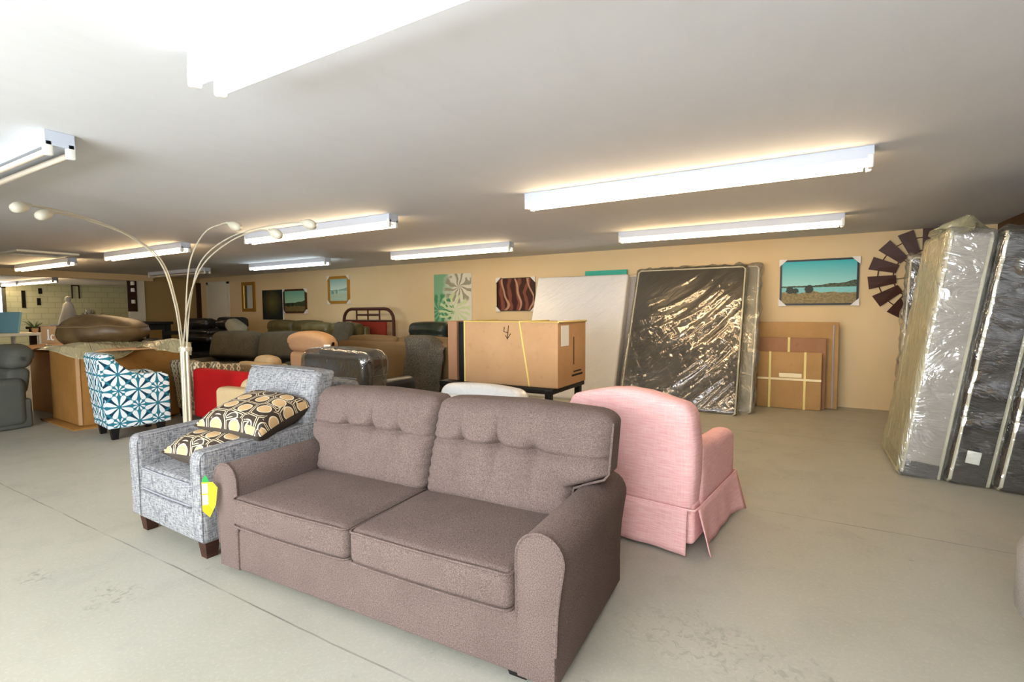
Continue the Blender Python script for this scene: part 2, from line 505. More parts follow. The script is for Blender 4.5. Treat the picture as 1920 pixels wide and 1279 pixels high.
# ------------------------------------------------------------------ setting
XR, XL, XF = 2.07, -16.0, -23.5
YB, YF, H = 8.497, -2.6, 2.45
def slab(name, lo, hi, mat): return struct(mk(name, _box(B(), lo, hi), mat, smooth=0))
slab('floor', (XF-.2, YF-.2, -.1), (XR+.2, 10.2, 0), MAT['floor'])
slab('ceiling', (XF-.2, YF-.2, H), (XR+.2, 10.2, H+.1), MAT['ceiling'])
slab('wall_back', (XL-.15, YB, 0), (XR+.15, YB+.15, H), MAT['tan'])
slab('wall_right', (XR, YF, 0), (XR+.15, YB, H), MAT['brownwall'])
slab('wall_left', (XL-.15, 6.98, 0), (XL, YB, H), MAT['olive'])
slab('wall_header', (XL-.1, YF, 2.29), (XL+.12, 7.18, H), MAT['tan'])
slab('trim_1', (XL-.1, 6.62, 0), (XL+.05, 6.98, 2.29), MAT['white_paint'])
slab('trim_2', (XL+.0, 8.38, 0), (XL+.07, 8.49, 2.30), MAT['darkwood'])
slab('wall_far', (XF-.15, YF, 0), (XF, 10.0, H), MAT['mint'])
slab('wall_far_back', (XF, 9.9, 0), (XL-.15, 10.05, H), MAT['olive'])
bm = B()
for lo, hi in (((XF-.15, YF-.15, 0), (XR+.15, YF, .75)), ((XF-.15, YF-.15, 2.2), (XR+.15, YF, H)), ((XF-.15, YF-.15, .75), (-5.2, YF, 2.2)), ((1.2, YF-.15, .75), (XR+.15, YF, 2.2))): _box(bm, lo, hi)
struct(mk('wall_front', bm, MAT['tan'], smooth=0))
w = mk('flash_fill_panel', _box(B(), (-5.2, YF-.1, .75), (1.2, YF-.08, 2.2)), MAT['fill_glow'], smooth=0); struct(w)  # unseen glowing panel added behind the camera as flash fill
fr = B()
for i in range(5):
    x = -5.2+i*1.6; _box(fr, (x-.03, YF-.06, .75), (x+.03, YF, 2.2))
mk('window_frame', fr, MAT['white_paint'], w, smooth=0)  # bars across the added fill panel
w = mk('window_2', _box(B(), (XF+.01, 4.7, 1.1), (XF+.02, 6.0, 2.27)), MAT['glass_far'], smooth=0); struct(w)
fr = B(); _box(fr, (XF, 6.0, 1.0), (XF+.05, 6.1, 2.35)); _box(fr, (XF, 4.6, 1.0), (XF+.05, 4.7, 2.35)); _box(fr, (XF, 4.6, 2.27), (XF+.05, 6.1, 2.35))
mk('window_frame', fr, MAT['grayrec'], w, smooth=0)
# door in the back wall
d = mk('door_1', rbox(B(), (-15.5, YB-.045, 0.01), (-14.55, YB-.005, 2.24), .004), MAT['white_paint']); struct(d)
mk('door_frame', _box(_box(_box(B(), (-15.6, YB-.03, 0), (-15.5, YB-.001, 2.3)), (-14.55, YB-.03, 0), (-14.45, YB-.001, 2.3)), (-15.6, YB-.03, 2.24), (-14.45, YB-.001, 2.31)), MAT['white_paint'], d, smooth=0)
kb = B(); lathe(kb, [(.0, 0), (.02, .005), (.012, .03), (.03, .045), (.03, .065), (.0, .075)], 12, Matrix.Translation((-14.63, YB-.045, 1.0)) @ Matrix.Rotation(R(90), 4, 'X'))
mk('door_knob', kb, MAT['gold'], d)
hb = B()
for lo, hi in (((-11.95, 3.05, H-.03), (-11.1, 3.12, H)), ((-11.95, 3.8, H-.03), (-11.1, 3.87, H)), ((-11.95, 3.12, H-.03), (-11.88, 3.8, H)), ((-11.17, 3.12, H-.03), (-11.1, 3.8, H))): _box(hb, lo, hi)
struct(mk('trim_3', hb, MAT['white_paint'], smooth=0))

# ------------------------------------------------------------------ ceiling lights
def light(x0, x1, y, lit, label, cool=None):
    L = x1-x0
    t = thing('ceiling_light', label, 'ceiling light', (x0, y, H), 0, 'fluorescent strip lights on the ceiling')
    prof = [(-.07, 0), (-.07, -.078), (-.062, -.084), (.062, -.084), (.07, -.078), (.07, 0)]
    h = B(); prism(h, prof, 0, L, .002, 'x')
    mk('housing', h, MAT['white_metal'], t, smooth=20)
    for s in (-1, 1):
        b = B(); tube(b, [(.05, s*.050, -.115), (L-.05, s*.050, -.115)], .0175, 12)
        mk('fluorescent_tube', b, lit, t)
        for e in (.0, L-.035):
            b = B(); rbox(b, (e, s*.052-.024, -.142), (e+.035, s*.052+.024, -.05), .012, 1, 2)
            mk('lampholder', b, MAT['socket'], t)
    return t
LIGHTS = [
    (-2.17, .40, 1.21, LIT_COOL, 'lit fluorescent strip overhead nearest the taupe sofa, cut by the picture top'),
    (-2.19, .37, 4.07, LIT_MILD, 'longest fully visible lit strip light, above the pink chair'),
    (-2.18, .37, 6.68, LIT_WARM, 'lit strip light on the ceiling nearest the black wrapped mattress and lake picture'),
    (-6.33, -3.76, 1.25, MAT['tube_off'], 'unlit strip light at the left picture edge with two dull pinkish tubes'),
    (-6.47, -3.86, 4.10, LIT_MILD, 'lit strip light seen right behind the frosted heads of the arc lamp'),
    (-6.30, -3.87, 6.66, LIT_MILD, 'lit strip light above the leafy canvas and red metal headboard'),
    (-10.55, -8.03, 4.09, LIT_WARM, 'lit strip light crossed by the long left arm of the arc lamp'),
    (-10.45, -8.00, 6.66, LIT_BLUE, 'bluish lit strip light in front of the small seaside mirror'),
    (-14.75, -12.0, 4.07, LIT_WARM, 'lit strip light beside the ceiling hatch trim'),
    (-14.75, -12.1, 6.62, MAT['tube_off'], 'unlit pale strip light near the white door'),
    (-21.8, -19.1, 6.05, LIT_WARM, 'lit strip light in the mint room beyond the opening, right one'),
    (-24.8+.4+.0+.0, -22.0, 6.05, LIT_WARM, 'lit strip light in the mint room beyond the opening, left one'),
]
for a in LIGHTS:
    x0, x1 = a[0], a[1]
    if x0 < XF: x0 = XF+.1; 
    light(x0, x1, *a[2:])
# fittings of the same run behind the camera
for x0, x1 in ((-2.17, .4), (-6.4, -3.8)):
    light(x0, x1, -1.5, LIT_COOL, 'lit fluorescent strip behind the viewpoint')

# ------------------------------------------------------------------ sofa (front, taupe)
def arc(cx, cz, r, a0, a1, n): return [(cx+r*math.cos(R(a0+(a1-a0)*i/n)), cz+r*math.sin(R(a0+(a1-a0)*i/n))) for i in range(n+1)]
def make_sofa():
    W, D = 1.955, .86
    t = thing('tufted_sofa', 'large taupe two-seat sofa with button-tufted back cushions in front', 'sofa', (-2.69, 1.475, 0), 2.3)
    m = MAT['sofa']
    AW = .155
    b = B(); rbox(b, (AW-.01, .012, .038), (W-AW+.01, .80, .285), .012, 2); mk('base', b, m, t)
    for side in (0, 1):
        # profile of the right arm in x (outwards) and z
        pr = [(0, .038), (.158, .038), (.158, .16), (.160, .25), (.166, .34), (.177, .42), (.186, .48)]
        pr += arc(.095, .505, .094, -8, 180, 12)[0:]
        pr += [(0, .42), (0, .25)]
        if side == 0: prof = [(AW-x, z) for x, z in pr]
        else: prof = [(W-AW+x, z) for x, z in pr]
        if side == 0: prof = list(reversed(prof))
        b = B(); prism(b, prof, 0, D-.01, .014, 'y'); a = mk('armrest', b, m, t, 40)
        edge = [p for p in pr if p[1] > .04]
        pth = [((AW-x) if side == 0 else (W-AW+x), .006, z) for x, z in edge]
        b = B(); tube(b, pth, .0065, 6); mk('piping', b, m, a)
    # back frame
    b = B(); rbox(b, (.06, .70, .038), (W-.06, D+.005, .84), .04, 2, 3); mk('back_frame', b, m, t)
    # seat cushions
    mid = W/2
    for x0, x1 in ((AW+.004, mid-.004), (mid+.004, W-AW-.004)):
        def fn(p, h):
            u, v = p.x/h.x, p.y/h.y
            if p.z > 0: p.z += .022*(1-u*u)*(1-v*v) + .004*noise.noise(Vector((p.x*6, p.y*6, x0)))
            p.y -= .012*(1-u*u)*(1 if p.y < 0 else 0)
            return p
        b = B(); rbox(b, (x0, -.03, .29), (x1, .66, .448), .038, (10, 8, 2), 4, fn); c = mk('seat_cushion', b, m, t, 60)
        for zz in (.437, .300):
            b = B()
            pts = [(x0+.010, .55, zz), (x0+.006, .1, zz), (x0+.006, .02, zz)] + [(x0+.035-.03*math.cos(a), -.0-.031*math.sin(a), zz) for a in (.3, .7, 1.1, 1.4)]
            n = 10
            for i in range(1, n): 
                u = -1+2*i/n; pts.append((x0+(x1-x0)*i/n, -.031-.011*(1-u*u), zz+(.004 if zz > .4 else 0)))
            pts += [(x1-.035+.03*math.cos(a), -.0-.031*math.sin(a), zz) for a in (1.4, 1.1, .7, .3)] + [(x1-.006, .02, zz), (x1-.006, .1, zz), (x1-.010, .55, zz)]
            tube(b, pts, .0055, 6); mk('piping', b, m, c)
    # back cushions
    for k, (x0, x1) in enumerate(((.145, mid+.004), (mid+.006, W-.145))):
        ear = -1 if k == 0 else 1
        cx = (x0+x1)/2
        bx = [-.2, 0, .2] if k == 0 else [-.21, 0, .21]
        def fn(p, h, k=k, ear=ear, bx=bx):
            u, w_ = p.x/h.x, p.z/h.z
            zloc = p.z
            if ear*p.x > 0:
                p.x += ear*(.165 if k else .10)*sst(zloc, -.10, -.02)*abs(u)**2.2
            # puffed front
            if p.y < 0:
                p.y -= .050*(1-u**4)*(1-min(1, abs(w_))**4)
                d = .022*math.exp(-((zloc-.035)/.012)**2)
                for q in bx:
                    rr = (p.x-q)**2 + (zloc-.035)**2
                    d += .045*math.exp(-rr/.0016)
                    if zloc > .035: d += .017*math.exp(-((p.x-q)/.010)**2)*(1-sst(zloc, .10, .24))
                    else: d += .013*math.exp(-((p.x-q-.02)/.022)**2)*(1-sst(-zloc, .04, .22))
                # gathers at the sewn ends
                e = sst(abs(u), .86, 1.0)
                d += .008*e*math.sin(zloc*130+k+4*noise.noise(Vector((zloc*5, k, 0))))
                d += .010*max(0, noise.noise(Vector((p.x*9+zloc*7, zloc*16-p.x*5, k))))*sst(abs(u), .45, .9)
                p.y += d*(1-.3*abs(u))
            p.z += .018*(1-u*u)*(1 if zloc > 0 else -.2) + .006*noise.noise(Vector((p.x*4+k*3, zloc*3, 1)))
            # recline
            p.y += .30*(p.z)
            return p
        b = B(); rbox(b, (x0, .57, .43), (x1, .77, .918), .055, (64, 2, 52), 5, fn); c = mk('back_cushion', b, m, t, 70)
        # piped end seam
        pts = []
        ex = (x1-cx)*1
        for i in range(13):
            z = .545 + .33*i/12 if True else 0
            zl = z-.665
            pts.append((cx+ear*((x1-x0)/2-.004 + (.165 if k else .10)*sst(zl, -.10, -.02)), .60+.30*zl, z))
        b = B(); tube(b, pts, .006, 6); mk('piping', b, m, c)
    for (x, y) in ((.14, .10), (W-.17, .08), (.12, .76), (W-.16, .76)):
        b = B(); loft(b, [[Vector((x+sx*s+.0, y+sy*s, z)) for sx, sy in ((-1, -1), (1, -1), (1, 1), (-1, 1))] for z, s in ((0.001, .036), (.040, .046))])
        mk('foot', b, MAT['black'], t, 20)
    return t
make_sofa()

# price tag hanging in the gap
tg = thing('price_tag', 'yellow and white price tag hanging at the left arm of the taupe sofa', 'price tag', (-2.672, 1.425, .41), 50)
tg.scale = (.72, .72, .8)
b = B(); prism(b, [(-.05, .13), (.02, .125), (.05, .085), (.035, -.03), (-.005, -.11), (-.05, -.05)], -.001, .001, .0003, 'y'); mk('card', b, MAT['yellow'], tg, 20)
b = B(); _box(b, (-.047, -.0035, .055), (-.012, -.0015, .12)); _box(b, (-.047, -.0035, -.02), (-.012, -.0015, .045)); mk('sticker', b, MAT['paper'], tg, 0)
b = B(); prism(b, [(-.052, -.03), (-.01, -.03), (.015, -.07), (-.005, -.108), (-.05, -.06)], -.0035, -.0015, .0003, 'y'); mk('sticker', b, MAT['orange'], tg, 0)
b = B(); prism(b, [(-.05, .13), (.0, .13), (-.02, .175), (-.04, .16)], -.003, .001, .0003, 'y'); mk('hang_loop', b, MAT['green'], tg, 0)

# ------------------------------------------------------------------ tweed armchair
def make_tweed(name, label, loc, rot, hb=1.0):
    W, D = .87, .88
    t = thing(name, label, 'armchair', loc, rot)
    m = MAT['tweed']; aw = .115
    b = B(); rbox(b, (.02, .01, .10), (W-.02, D-.08, .275), .015, 2); mk('base', b, m, t)
    for s in (0, 1):
        x0 = 0 if s == 0 else W-aw
        def fn(p, h):
            if p.z > 0: p.z += .03*sst(p.y, -h.y, h.y)
            return p
        b = B(); rbox(b, (x0, 0, .10), (x0+aw, D-.06, .625), .032, (2, 6, 4), 4, fn); a = mk('armrest', b, m, t, 60)
        for xx in (x0+.012, x0+aw-.012):
            b = B(); tube(b, [(xx, .006, .115), (xx, .004, .57), (xx, .012, .603), (xx, .03, .618), (xx, .3, .632), (xx, .75, .652)], .0055, 6); mk('piping', b, m, a)
    def fn(p, h):
        u, v = p.x/h.x, p.y/h.y
        if p.z > 0: p.z += .03*(1-u*u)*(1-v*v)
        return p
    b = B(); rbox(b, (aw+.004, .008, .285), (W-aw-.004, .64, .435), .035, (8, 6, 2), 4, fn); c = mk('seat_cushion', b, m, t, 60)
    for zz in (.424, .297):
        b = B(); tube(b, [(aw+.012, .05, zz), (aw+.03, .012, zz), (W/2, .006, zz), (W-aw-.03, .012, zz), (W-aw-.012, .05, zz)], .0055, 6); mk('piping', b, MAT['piping_tweed'], c)
    def fnb(p, h):
        u, w_ = p.x/h.x, p.z/h.z
        if p.y < 0: p.y -= .03*(1-u**4)*(1-w_**4)
        p.x *= 1+.03*w_
        p.y += .28*(p.z+h.z)
        p.z -= .012*u*u*(1 if w_ > .5 else 0)
        return p
    b = B(); rbox(b, (.035, .60, .30), (W-.035, .76, hb), .035, (10, 2, 10), 4, fnb); k = mk('backrest', b, m, t, 60)
    b = B(); tube(b, [(.06+(W-.12)*i/8*1.0, .60+.28*(hb-.3), hb-.004) for i in range(9)], .005, 6); mk('piping', b, m, k)
    for (x, y) in ((.075, .07), (W-.075, .07), (.075, D-.14), (W-.075, D-.14)):
        b = B(); loft(b, [[Vector((x+sx*s, y+sy*s, z)) for sx, sy in ((-1, -1), (1, -1), (1, 1), (-1, 1))] for z, s in ((.001, .030), (.105, .042))])
        mk('leg', b, MAT['darkwood'], t, 20)
    return t
make_tweed('tweed_armchair', 'gray tweed armchair with two patterned pillows beside the taupe sofa', (-3.72, 1.495, 0), -1.5)
make_tweed('tweed_armchair', 'gray tweed chair mostly hidden behind the taupe sofa, only its top edge showing', (-3.24, 3.75, 0), 181, .83)

def throw_pillow(label, M, loc):
    t = thing('throw_pillow', label, 'pillow', loc, 0, 'brown retro print throw pillows')
    t.rotation_euler = M
    s = .25; n = 22
    def surf(sign):
        def f(u, v):
            x, y = 2*u-1, 2*v-1
            pin = 1-.10*(1-abs(x)**2)*(abs(y)**3) ; pin2 = 1-.10*(1-abs(y)**2)*(abs(x)**3)
            h = .105*max(0, (1-x**4)*(1-y**4))**.55
            h += .004*noise.noise(Vector((x*3, y*3, sign*2)))*(1-max(abs(x), abs(y))**4)
            return Vector((x*s*pin2, y*s*pin, sign*h))
        return f
    b = B(); sheet(b, n, n, surf(1)); mk('front_panel', b, MAT['pillow'], t, 80)
    b = B(); sheet(b, n, n, surf(-1)); mk('back_panel', b, MAT['pillow_back'], t, 80)
    return t
throw_pillow('upper brown circle-print pillow on the tweed armchair', (R(13), R(5), R(14)), (-3.06, 1.95, .735))
throw_pillow('lower brown circle-print pillow lying on the tweed seat under another', (R(7), R(3), R(10)), (-3.15, 1.80, .57))

# ------------------------------------------------------------------ pink skirted chair (seen from behind)
def make_pink():
    W, D = .84, .92
    t = thing('slipcovered_chair', 'pink skirted armchair turned away, behind the taupe sofa', 'armchair', (-.503, 2.895, 0), -7)
    m = MAT['pink']      # local: x from -W to 0, y 0 (back) to D (front)
    # back: arched outline in x,z
    prof = [(-W+.02, .22), (-.02, .22), (-.005, .45), (-.0, .60), (-.012, .74)]
    prof += [(-.012-.085*(1-math.cos(a)), .755+.115*math.sin(a)) for a in (R(20), R(45), R(70), R(90))]
    prof += [(-.2, .895), (-.3, .915), (-W/2, .925)]
    left = [(-W-x, z) for x, z in reversed(prof[2:-1])]
    prof = prof+left
    lean = Matrix.Shear('XY', 4, (0, 0)) ; lean = Matrix(((1, 0, 0, 0), (0, 1, -.05, .02), (0, 0, 1, 0), (0, 0, 0, 1)))
    b = B(); prism(b, prof, 0, .20, .045, 'y', lean); k = mk('backrest', b, m, t, 70)
    ins = offset2(prof, .045)
    b = B(); tube(b, [lean @ Vector((p[0], .006, p[1])) for p in ins[1:]], .006, 6); mk('piping', b, m, k)
    for x0, x1 in ((-.145, .0), (-W, -W+.145)):
        def fn(p, h):
            if p.z > 0:
                v = p.y/h.y
                p.z += .05*sst(-v, -.2, 1) - .02*sst(v, .6, 1)
            return p
        b = B(); rbox(b, (x0, .12, .20), (x1, D, .585), .06, (2, 8, 4), 4, fn); mk('armrest', b, m, t, 70)
    b = B(); rbox(b, (-W+.14, .16, .30), (-.14, D-.02, .47), .05, 3, 3); mk('seat_cushion', b, m, t, 70)
    b = B(); rbox(b, (-W+.01, .03, .045), (-.01, D-.02, .30), .03, 2, 3); mk('base', b, m, t, 60)
    # skirt panels, slightly flared, split at the corners
    def panel(p0, p1, out, amp):
        p0, p1, out = Vector(p0), Vector(p1), Vector(out)
        def f(u, v):
            p = p0.lerp(p1, u); z = .265*(1-v)+.018*v
            edge = (abs(2*u-1))**6
            o = .012 + v*(.018+amp*edge) + .004*math.sin(u*23)*v
            q = p+out*o; return Vector((q.x, q.y, z - .01*v*edge))
        b = B(); sheet(b, 26, 8, f); mk('skirt', b, m, t, 70, sol=.006)
    panel((-W+.0, .0, 0), (-.035, .0, 0), (0, -1, 0), .006)
    panel((0.0, .04, 0), (.0, D-.01, 0), (1, 0, 0), .055)
    panel((-W, .04, 0), (-W, D-.01, 0), (-1, 0, 0), .03)
    panel((-W, D, 0), (0, D, 0), (0, 1, 0), .006)
    b = B(); tube(b, [(-W, -.008, .268), (-.01, -.008, .268), (.004, .0, .268), (.010, .05, .268), (.010, D, .268)], .006, 6); mk('piping', b, m, t)
make_pink()

# ------------------------------------------------------------------ scoop chairs (teal etc.): side profile with high back sweeping to arms
def scoop_chair(name, label, loc, rot, m, W=.64, D=.72, hb=.95, ha=.70, legs=True, leg_mat=None):
    """local: front at -y; back at +y; x centred"""
    t = thing(name, label, 'armchair', loc, rot)
    z0 = .13
    back = D/2
    side = [(-back, z0), (back-.03, z0), (back+.0, .45), (back+.04, hb-.05), (back+.02, hb), (back-.05, hb+.005)]
    side += [(back-.10, hb-.05), (back-.17, hb-.13), (back-.24, ha+.05), (back-.32, ha+.01), (-back+.06, ha), (-back+.01, ha-.03), (-back, ha-.08)]
    for x0, x1 in ((-W/2, -W/2+.12), (W/2-.12, W/2)):
        b = B(); prism(b, side, x0, x1, .02, 'x'); mk('armrest', b, m, t, 50)
    def fnb(p, h):
        p.y += .05*(p.z+h.z)/(2*h.z); return p
    b = B(); rbox(b, (-W/2+.10, back-.19, z0+.1), (W/2-.10, back-.005, hb), .05, (4, 2, 6), 3, fnb); mk('backrest', b, m, t, 60)
    b = B(); rbox(b, (-W/2+.12, -back+.0, .26), (W/2-.12, back-.17, .45), .04, 3, 3); mk('seat_cushion', b, m, t, 60)
    b = B(); rbox(b, (-W/2+.04, -back+.02, z0-.015), (W/2-.04, back-.04, .27), .015, 2); mk('base', b, m, t)
    if legs:
        for sx in (-1, 1):
            for sy in (-1, 1):
                x, y = sx*(W/2-.07), sy*(D/2-.09)
                b = B(); loft(b, [[Vector((x+a*s, y+c*s, z)) for a, c in ((-1, -1), (1, -1), (1, 1), (-1, 1))] for z, s in ((.001, .027), (.125, .04))])
                mk('leg', b, leg_mat or MAT['black'], t, 20)
    return t
th = R(172)
ch = scoop_chair('accent_chair', 'teal and white starburst patterned accent chair beside the open cardboard box', (-6.76, 2.76, 0), 172, MAT['star'], .60, .62, .95, .71)
scoop_chair('accent_chair', 'beige chair with a brown lattice pattern behind the arc lamp', (-6.98, 3.78, 0), 180, MAT['lattice'], .62, .62, .77, .70)

# ------------------------------------------------------------------ generic upholstered seats
def seat_unit(name, label, cat, loc, rot, m, W=2.0, D=.9, hb=.95, n=2, aw=.2, ha=.6, hs=.45, round_=.08, lean=.2, puff=.04, split=False, group=None, legs=True, arms=True, backpanel=None, cush_r=.09, flush=False):
    """front at -y, x centred on loc"""
    t = thing(name, label, cat, loc, rot, group)
    z0 = .08
    b = B(); rbox(b, (-W/2+.03, -D/2+.04, z0), (W/2-.03, D/2-.06, hs-.14), .02, 2); mk('base', b, m, t)
    if arms:
        for s in (-1, 1):
            a, c = sorted((s*W/2, s*(W/2-aw)))
            b = B(); rbox(b, (a, -D/2, z0), (c, D/2-.06, ha), min(round_, aw*.48), (2, 4, 3), 4); mk('armrest', b, m, t, 70)
    inner = W-2*aw if arms else W-.04
    cw = inner/n
    b = B(); rbox(b, (-W/2+.02, D/2-.16, z0), (W/2-.02, D/2, hb-.06), .05, 3, 3); mk('back_frame', b, backpanel or m, t, 60)
    for i in range(n):
        x0 = -inner/2+i*cw
        def fs(p, h):
            if p.z > 0: p.z += .03*(1-(p.x/h.x)**2)*(1-(p.y/h.y)**2)
            return p
        b = B(); rbox(b, (x0+.004, -D/2+.0, hs-.16), (x0+cw-.004, D/2-.22, hs), .05, 4, 3, fs); mk('seat_cushion', b, m, t, 70)
        def fb(p, h):
            u, w_ = p.x/h.x, p.z/h.z
            if p.y < 0:
                p.y -= puff*(1-u**4)*(1-w_**4)
                if split: p.y += .05*math.exp(-((w_-.1)/.12)**2)
            p.z += .03*(1-u*u)*(1 if w_ > 0 else 0)
            p.y += lean*p.z
            return p
        ext = aw*.75 if (arms and hb-ha > .25) else 0
        xa = x0-(ext if i == 0 else 0); xb = x0+cw+(ext if i == n-1 else 0)
        b = B(); rbox(b, (xa+.004, D/2-.36, hs-.02 if not ext else ha-.02), (xb-.004, D/2-.14, hb-(.12 if flush else 0)), cush_r, (8, 2, 8), 4, fb); mk('back_cushion', b, m, t, 70)
    if legs:
        for sx in (-1, 1):
            for sy in (-1, 1):
                x, y = sx*(W/2-.1), sy*(D/2-.12)
                b = B(); _box(b, (x-.03, y-.03, .001), (x+.03, y+.03, z0+.005)); mk('foot', b, MAT['black'], t, 0)
    return t
seat_unit('low_armchair', 'bright red low armchair back seen between lamp pole and tweed chair', 'armchair', (-5.98, 3.78, 0), 180, MAT['red'], 1.36, .8, .76, 1, .18, .56, .42, .03, .05, flush=True)
seat_unit('low_armchair', 'beige armchair with rounded back between the red chair and tweed chair', 'armchair', (-4.62, 3.20, 0), 186, MAT['beige'], .95, .78, .72, 1, .16, .58, .42, .07, .05)
seat_unit('low_armchair', 'second beige armchair further back, behind the red chair', 'armchair', (-6.84, 4.7, 0), 180, MAT['beige'], .75, .8, .74, 1, .16, .58, .42, .07, .05)
seat_unit('two_seat_sofa', 'charcoal plush two-cushion sofa right of the arc lamp pole', 'sofa', (-9.25, 5.85, 0), 14, MAT['darkgray'], 2.5, .95, 1.0, 2, .2, .50, .40, .09, .25, .09, False, None, True, True, None, .14)
seat_unit('loveseat', 'brown loveseat showing its plain back, left of the big cardboard box', 'sofa', (-5.30, 5.95, 0), 180, MAT['brown'], 2.25, .95, 1.01, 2, .24, .66, .46, .09, .12)
seat_unit('recliner_sofa', 'olive brown leather sofa along the back wall under the dark canvas', 'sofa', (-10.85, 7.75, 0), 0, MAT['olive_leather'], 2.1, .95, 1.18, 2, .2, .66, .5, .08, .12, .06, True)
seat_unit('recliner_sofa', 'olive brown leather sofa along the back wall under the seaside mirror', 'sofa', (-8.78, 7.12, 0), 0, MAT['olive_leather'], 1.9, .95, 1.15, 2, .2, .66, .5, .08, .12, .06, True)
seat_unit('recliner_chair', 'dark green leather recliner right of the red metal headboard', 'armchair', (-6.35, 7.45, 0), 4, MAT['darkgreen_leather'], 1.0, .95, 1.17, 1, .2, .66, .5, .09, .12, .07, True)
seat_unit('recliner_chair', 'dark brown recliner half hidden left of the leafy canvas and cardboard box', 'armchair', (-5.30, 7.45, 0), -4, MAT['brown_leather'], 1.0, .95, 1.19, 1, .2, .66, .5, .09, .12, .07, True)
seat_unit('recliner_sofa', 'black leather sofa below the white door', 'sofa', (-12.45, 6.66, 0), 5, MAT['black_leather'], 2.2, .95, 1.02, 2, .22, .66, .48, .1, .15, .07, True)
# tan recliner with headrest, back to the viewer
def recliner(label, loc, rot, m, hb, W=.95):
    t = thing('recliner_chair', label, 'armchair', loc, rot)
    b = B(); rbox(b, (-W/2+.03, -.42, .002), (W/2-.03, .40, .36), .03, 2); mk('base', b, m, t)
    for s in (-1, 1):
        a, c = sorted((s*W/2, s*(W/2-.2)))
        b = B(); rbox(b, (a, -.45, .03), (c, .36, .62), .09, (2, 4, 3), 4); mk('armrest', b, m, t, 70)
    b = B(); rbox(b, (-W/2+.2, -.45, .34), (W/2-.2, .2, .52), .06, 4, 3); mk('seat_cushion', b, m, t, 70)
    def f(p, h):
        p.x *= 1-.10*sst(p.z, 0, h.z)
        p.y += .18*p.z; return p
    b = B(); rbox(b, (-W/2+.08, .20, .40), (W/2-.08, .42, hb-.29), .07, (6, 2, 4), 4, f); mk('backrest', b, m, t, 70)
    def f2(p, h):
        u = p.x/h.x
        p.y += .18*p.z - .03*(1-u*u)*(1 if p.y > 0 else -1)*-1; p.z -= .08*u*u*(1 if p.z > 0 else 0); return p
    b = B(); rbox(b, (-W/2+.10, .245, hb-.30), (W/2-.10, .475, hb), .09, (8, 2, 4), 5, f2); mk('headrest', b, m, t, 70)
    return t
recliner('tan recliner chair with rounded headrest and a white paper tag', (-5.90, 4.97, 0), 180, MAT['tanrec'], 1.14, 1.05)
b = B(); rbox(b, (-.055, -.004, -.07), (.055, .004, .07), .003); o = mk('paper_tag', b, MAT['paper'], None)
tag(o, 'white paper tag hanging on the side of the tan recliner', 'price tag', None, (-5.40, 4.445, .90), 6)
b = B(); _box(b, (-.035, -.006, -.02), (.035, -.004, .025)); mk('printed_patch', b, MAT['ink'], o, 0)
t = seat_unit('recliner_chair', 'black leather armchair wrapped in clear plastic behind the tweed chair', 'armchair', (-4.58, 4.26, 0), 180, MAT['black_leather'], 1.06, .86, .97, 1, .2, .62, .46, .09, .1)
def fw(p, h):
    p.x *= 1+.03*math.sin(p.z*9); q = noise.noise(p*5)*.012; p.x += q; p.y += q
    if p.z > 0: p.z -= .03*(p.x/h.x)**2
    return p
b = B(); rbox(b, (-.56, .06, .40), (.56, .47, 1.0), .13, (16, 6, 12), 4, fw); mk('plastic_wrap', b, MAT['clear'], t, 70)
b = B(); rbox(b, (-.28, -.11, -.24), (.28, .11, .24), .10, 6, 4); o = mk('throw_pillow', b, MAT['darkgray'], None, 70)
tag(o, 'charcoal square pillow on the back of the olive sofa, left of the headboard', 'pillow', None, (-8.0, 6.98, .96), -12); o.rotation_euler[0] = R(-15)
# throw over the loveseat arm
def fthrow(u, v):
    x = -.42+.62*u + .04*math.sin(v*5)
    s = v*1.25
    if s < .28: y = .16-s*.9; z = 1.045+.03*math.sin(s*11)
    else: y = -.10-.02*math.sin(u*9+v*3)-.03*(s-.28); z = 1.045-(s-.28)*.95
    z -= .16*sst(u, .5, 1.0)*(1 if s < .5 else .3) + .25*sst(.25-u, 0, .25)*0
    return Vector((x+.03*noise.noise(Vector((u*4, v*4, 0))), y+.03*noise.noise(Vector((u*5, v*3, 2))), z))
b = B(); sheet(b, 24, 30, fthrow); o = mk('throw_blanket', b, MAT['throw'], None, 80, sol=.02)
tag(o, 'dark gray throw blanket draped over the right end of the brown loveseat', 'blanket', None, (-4.45, 5.45, -.02), 3)

# red metal headboard
t = thing('metal_headboard', 'rusty red metal bed headboard with curved corners by the back wall', 'headboard', (-8.3, 7.95, 0))
def arch(w, h, r): return [(-w, 0, 0), (-w, 0, h-r)] + [(-w+r-r*math.cos(R(a)), 0, h-r+r*math.sin(R(a))) for a in (22, 45, 67, 90)] + [(w-r+r*math.sin(R(a)), 0, h-r+r*math.cos(R(a))) for a in (0, 23, 45, 68)] + [(w, 0, h-r), (w, 0, 0)]
b = B(); tube(b, arch(.76, 1.46, .25), .035, 10); mk('frame', b, MAT['iron'], t)
for z in (1.33, 1.20):
    b = B(); tube(b, [(-.35 if z > 1.3 else -.74, 0, z), (.35 if z > 1.3 else .74, 0, z)], .022, 8); mk('rail', b, MAT['iron'], t)
for x in (-.35, 0, .35):
    b = B(); tube(b, [(x, 0, 1.19), (x, 0, 1.45)], .018, 8); mk('spindle', b, MAT['iron'], t)
b = B(); rbox(b, (-.5, -.03, .3), (.55, .03, 1.18), .02, 2); mk('panel', b, MAT['redpanel'], t)

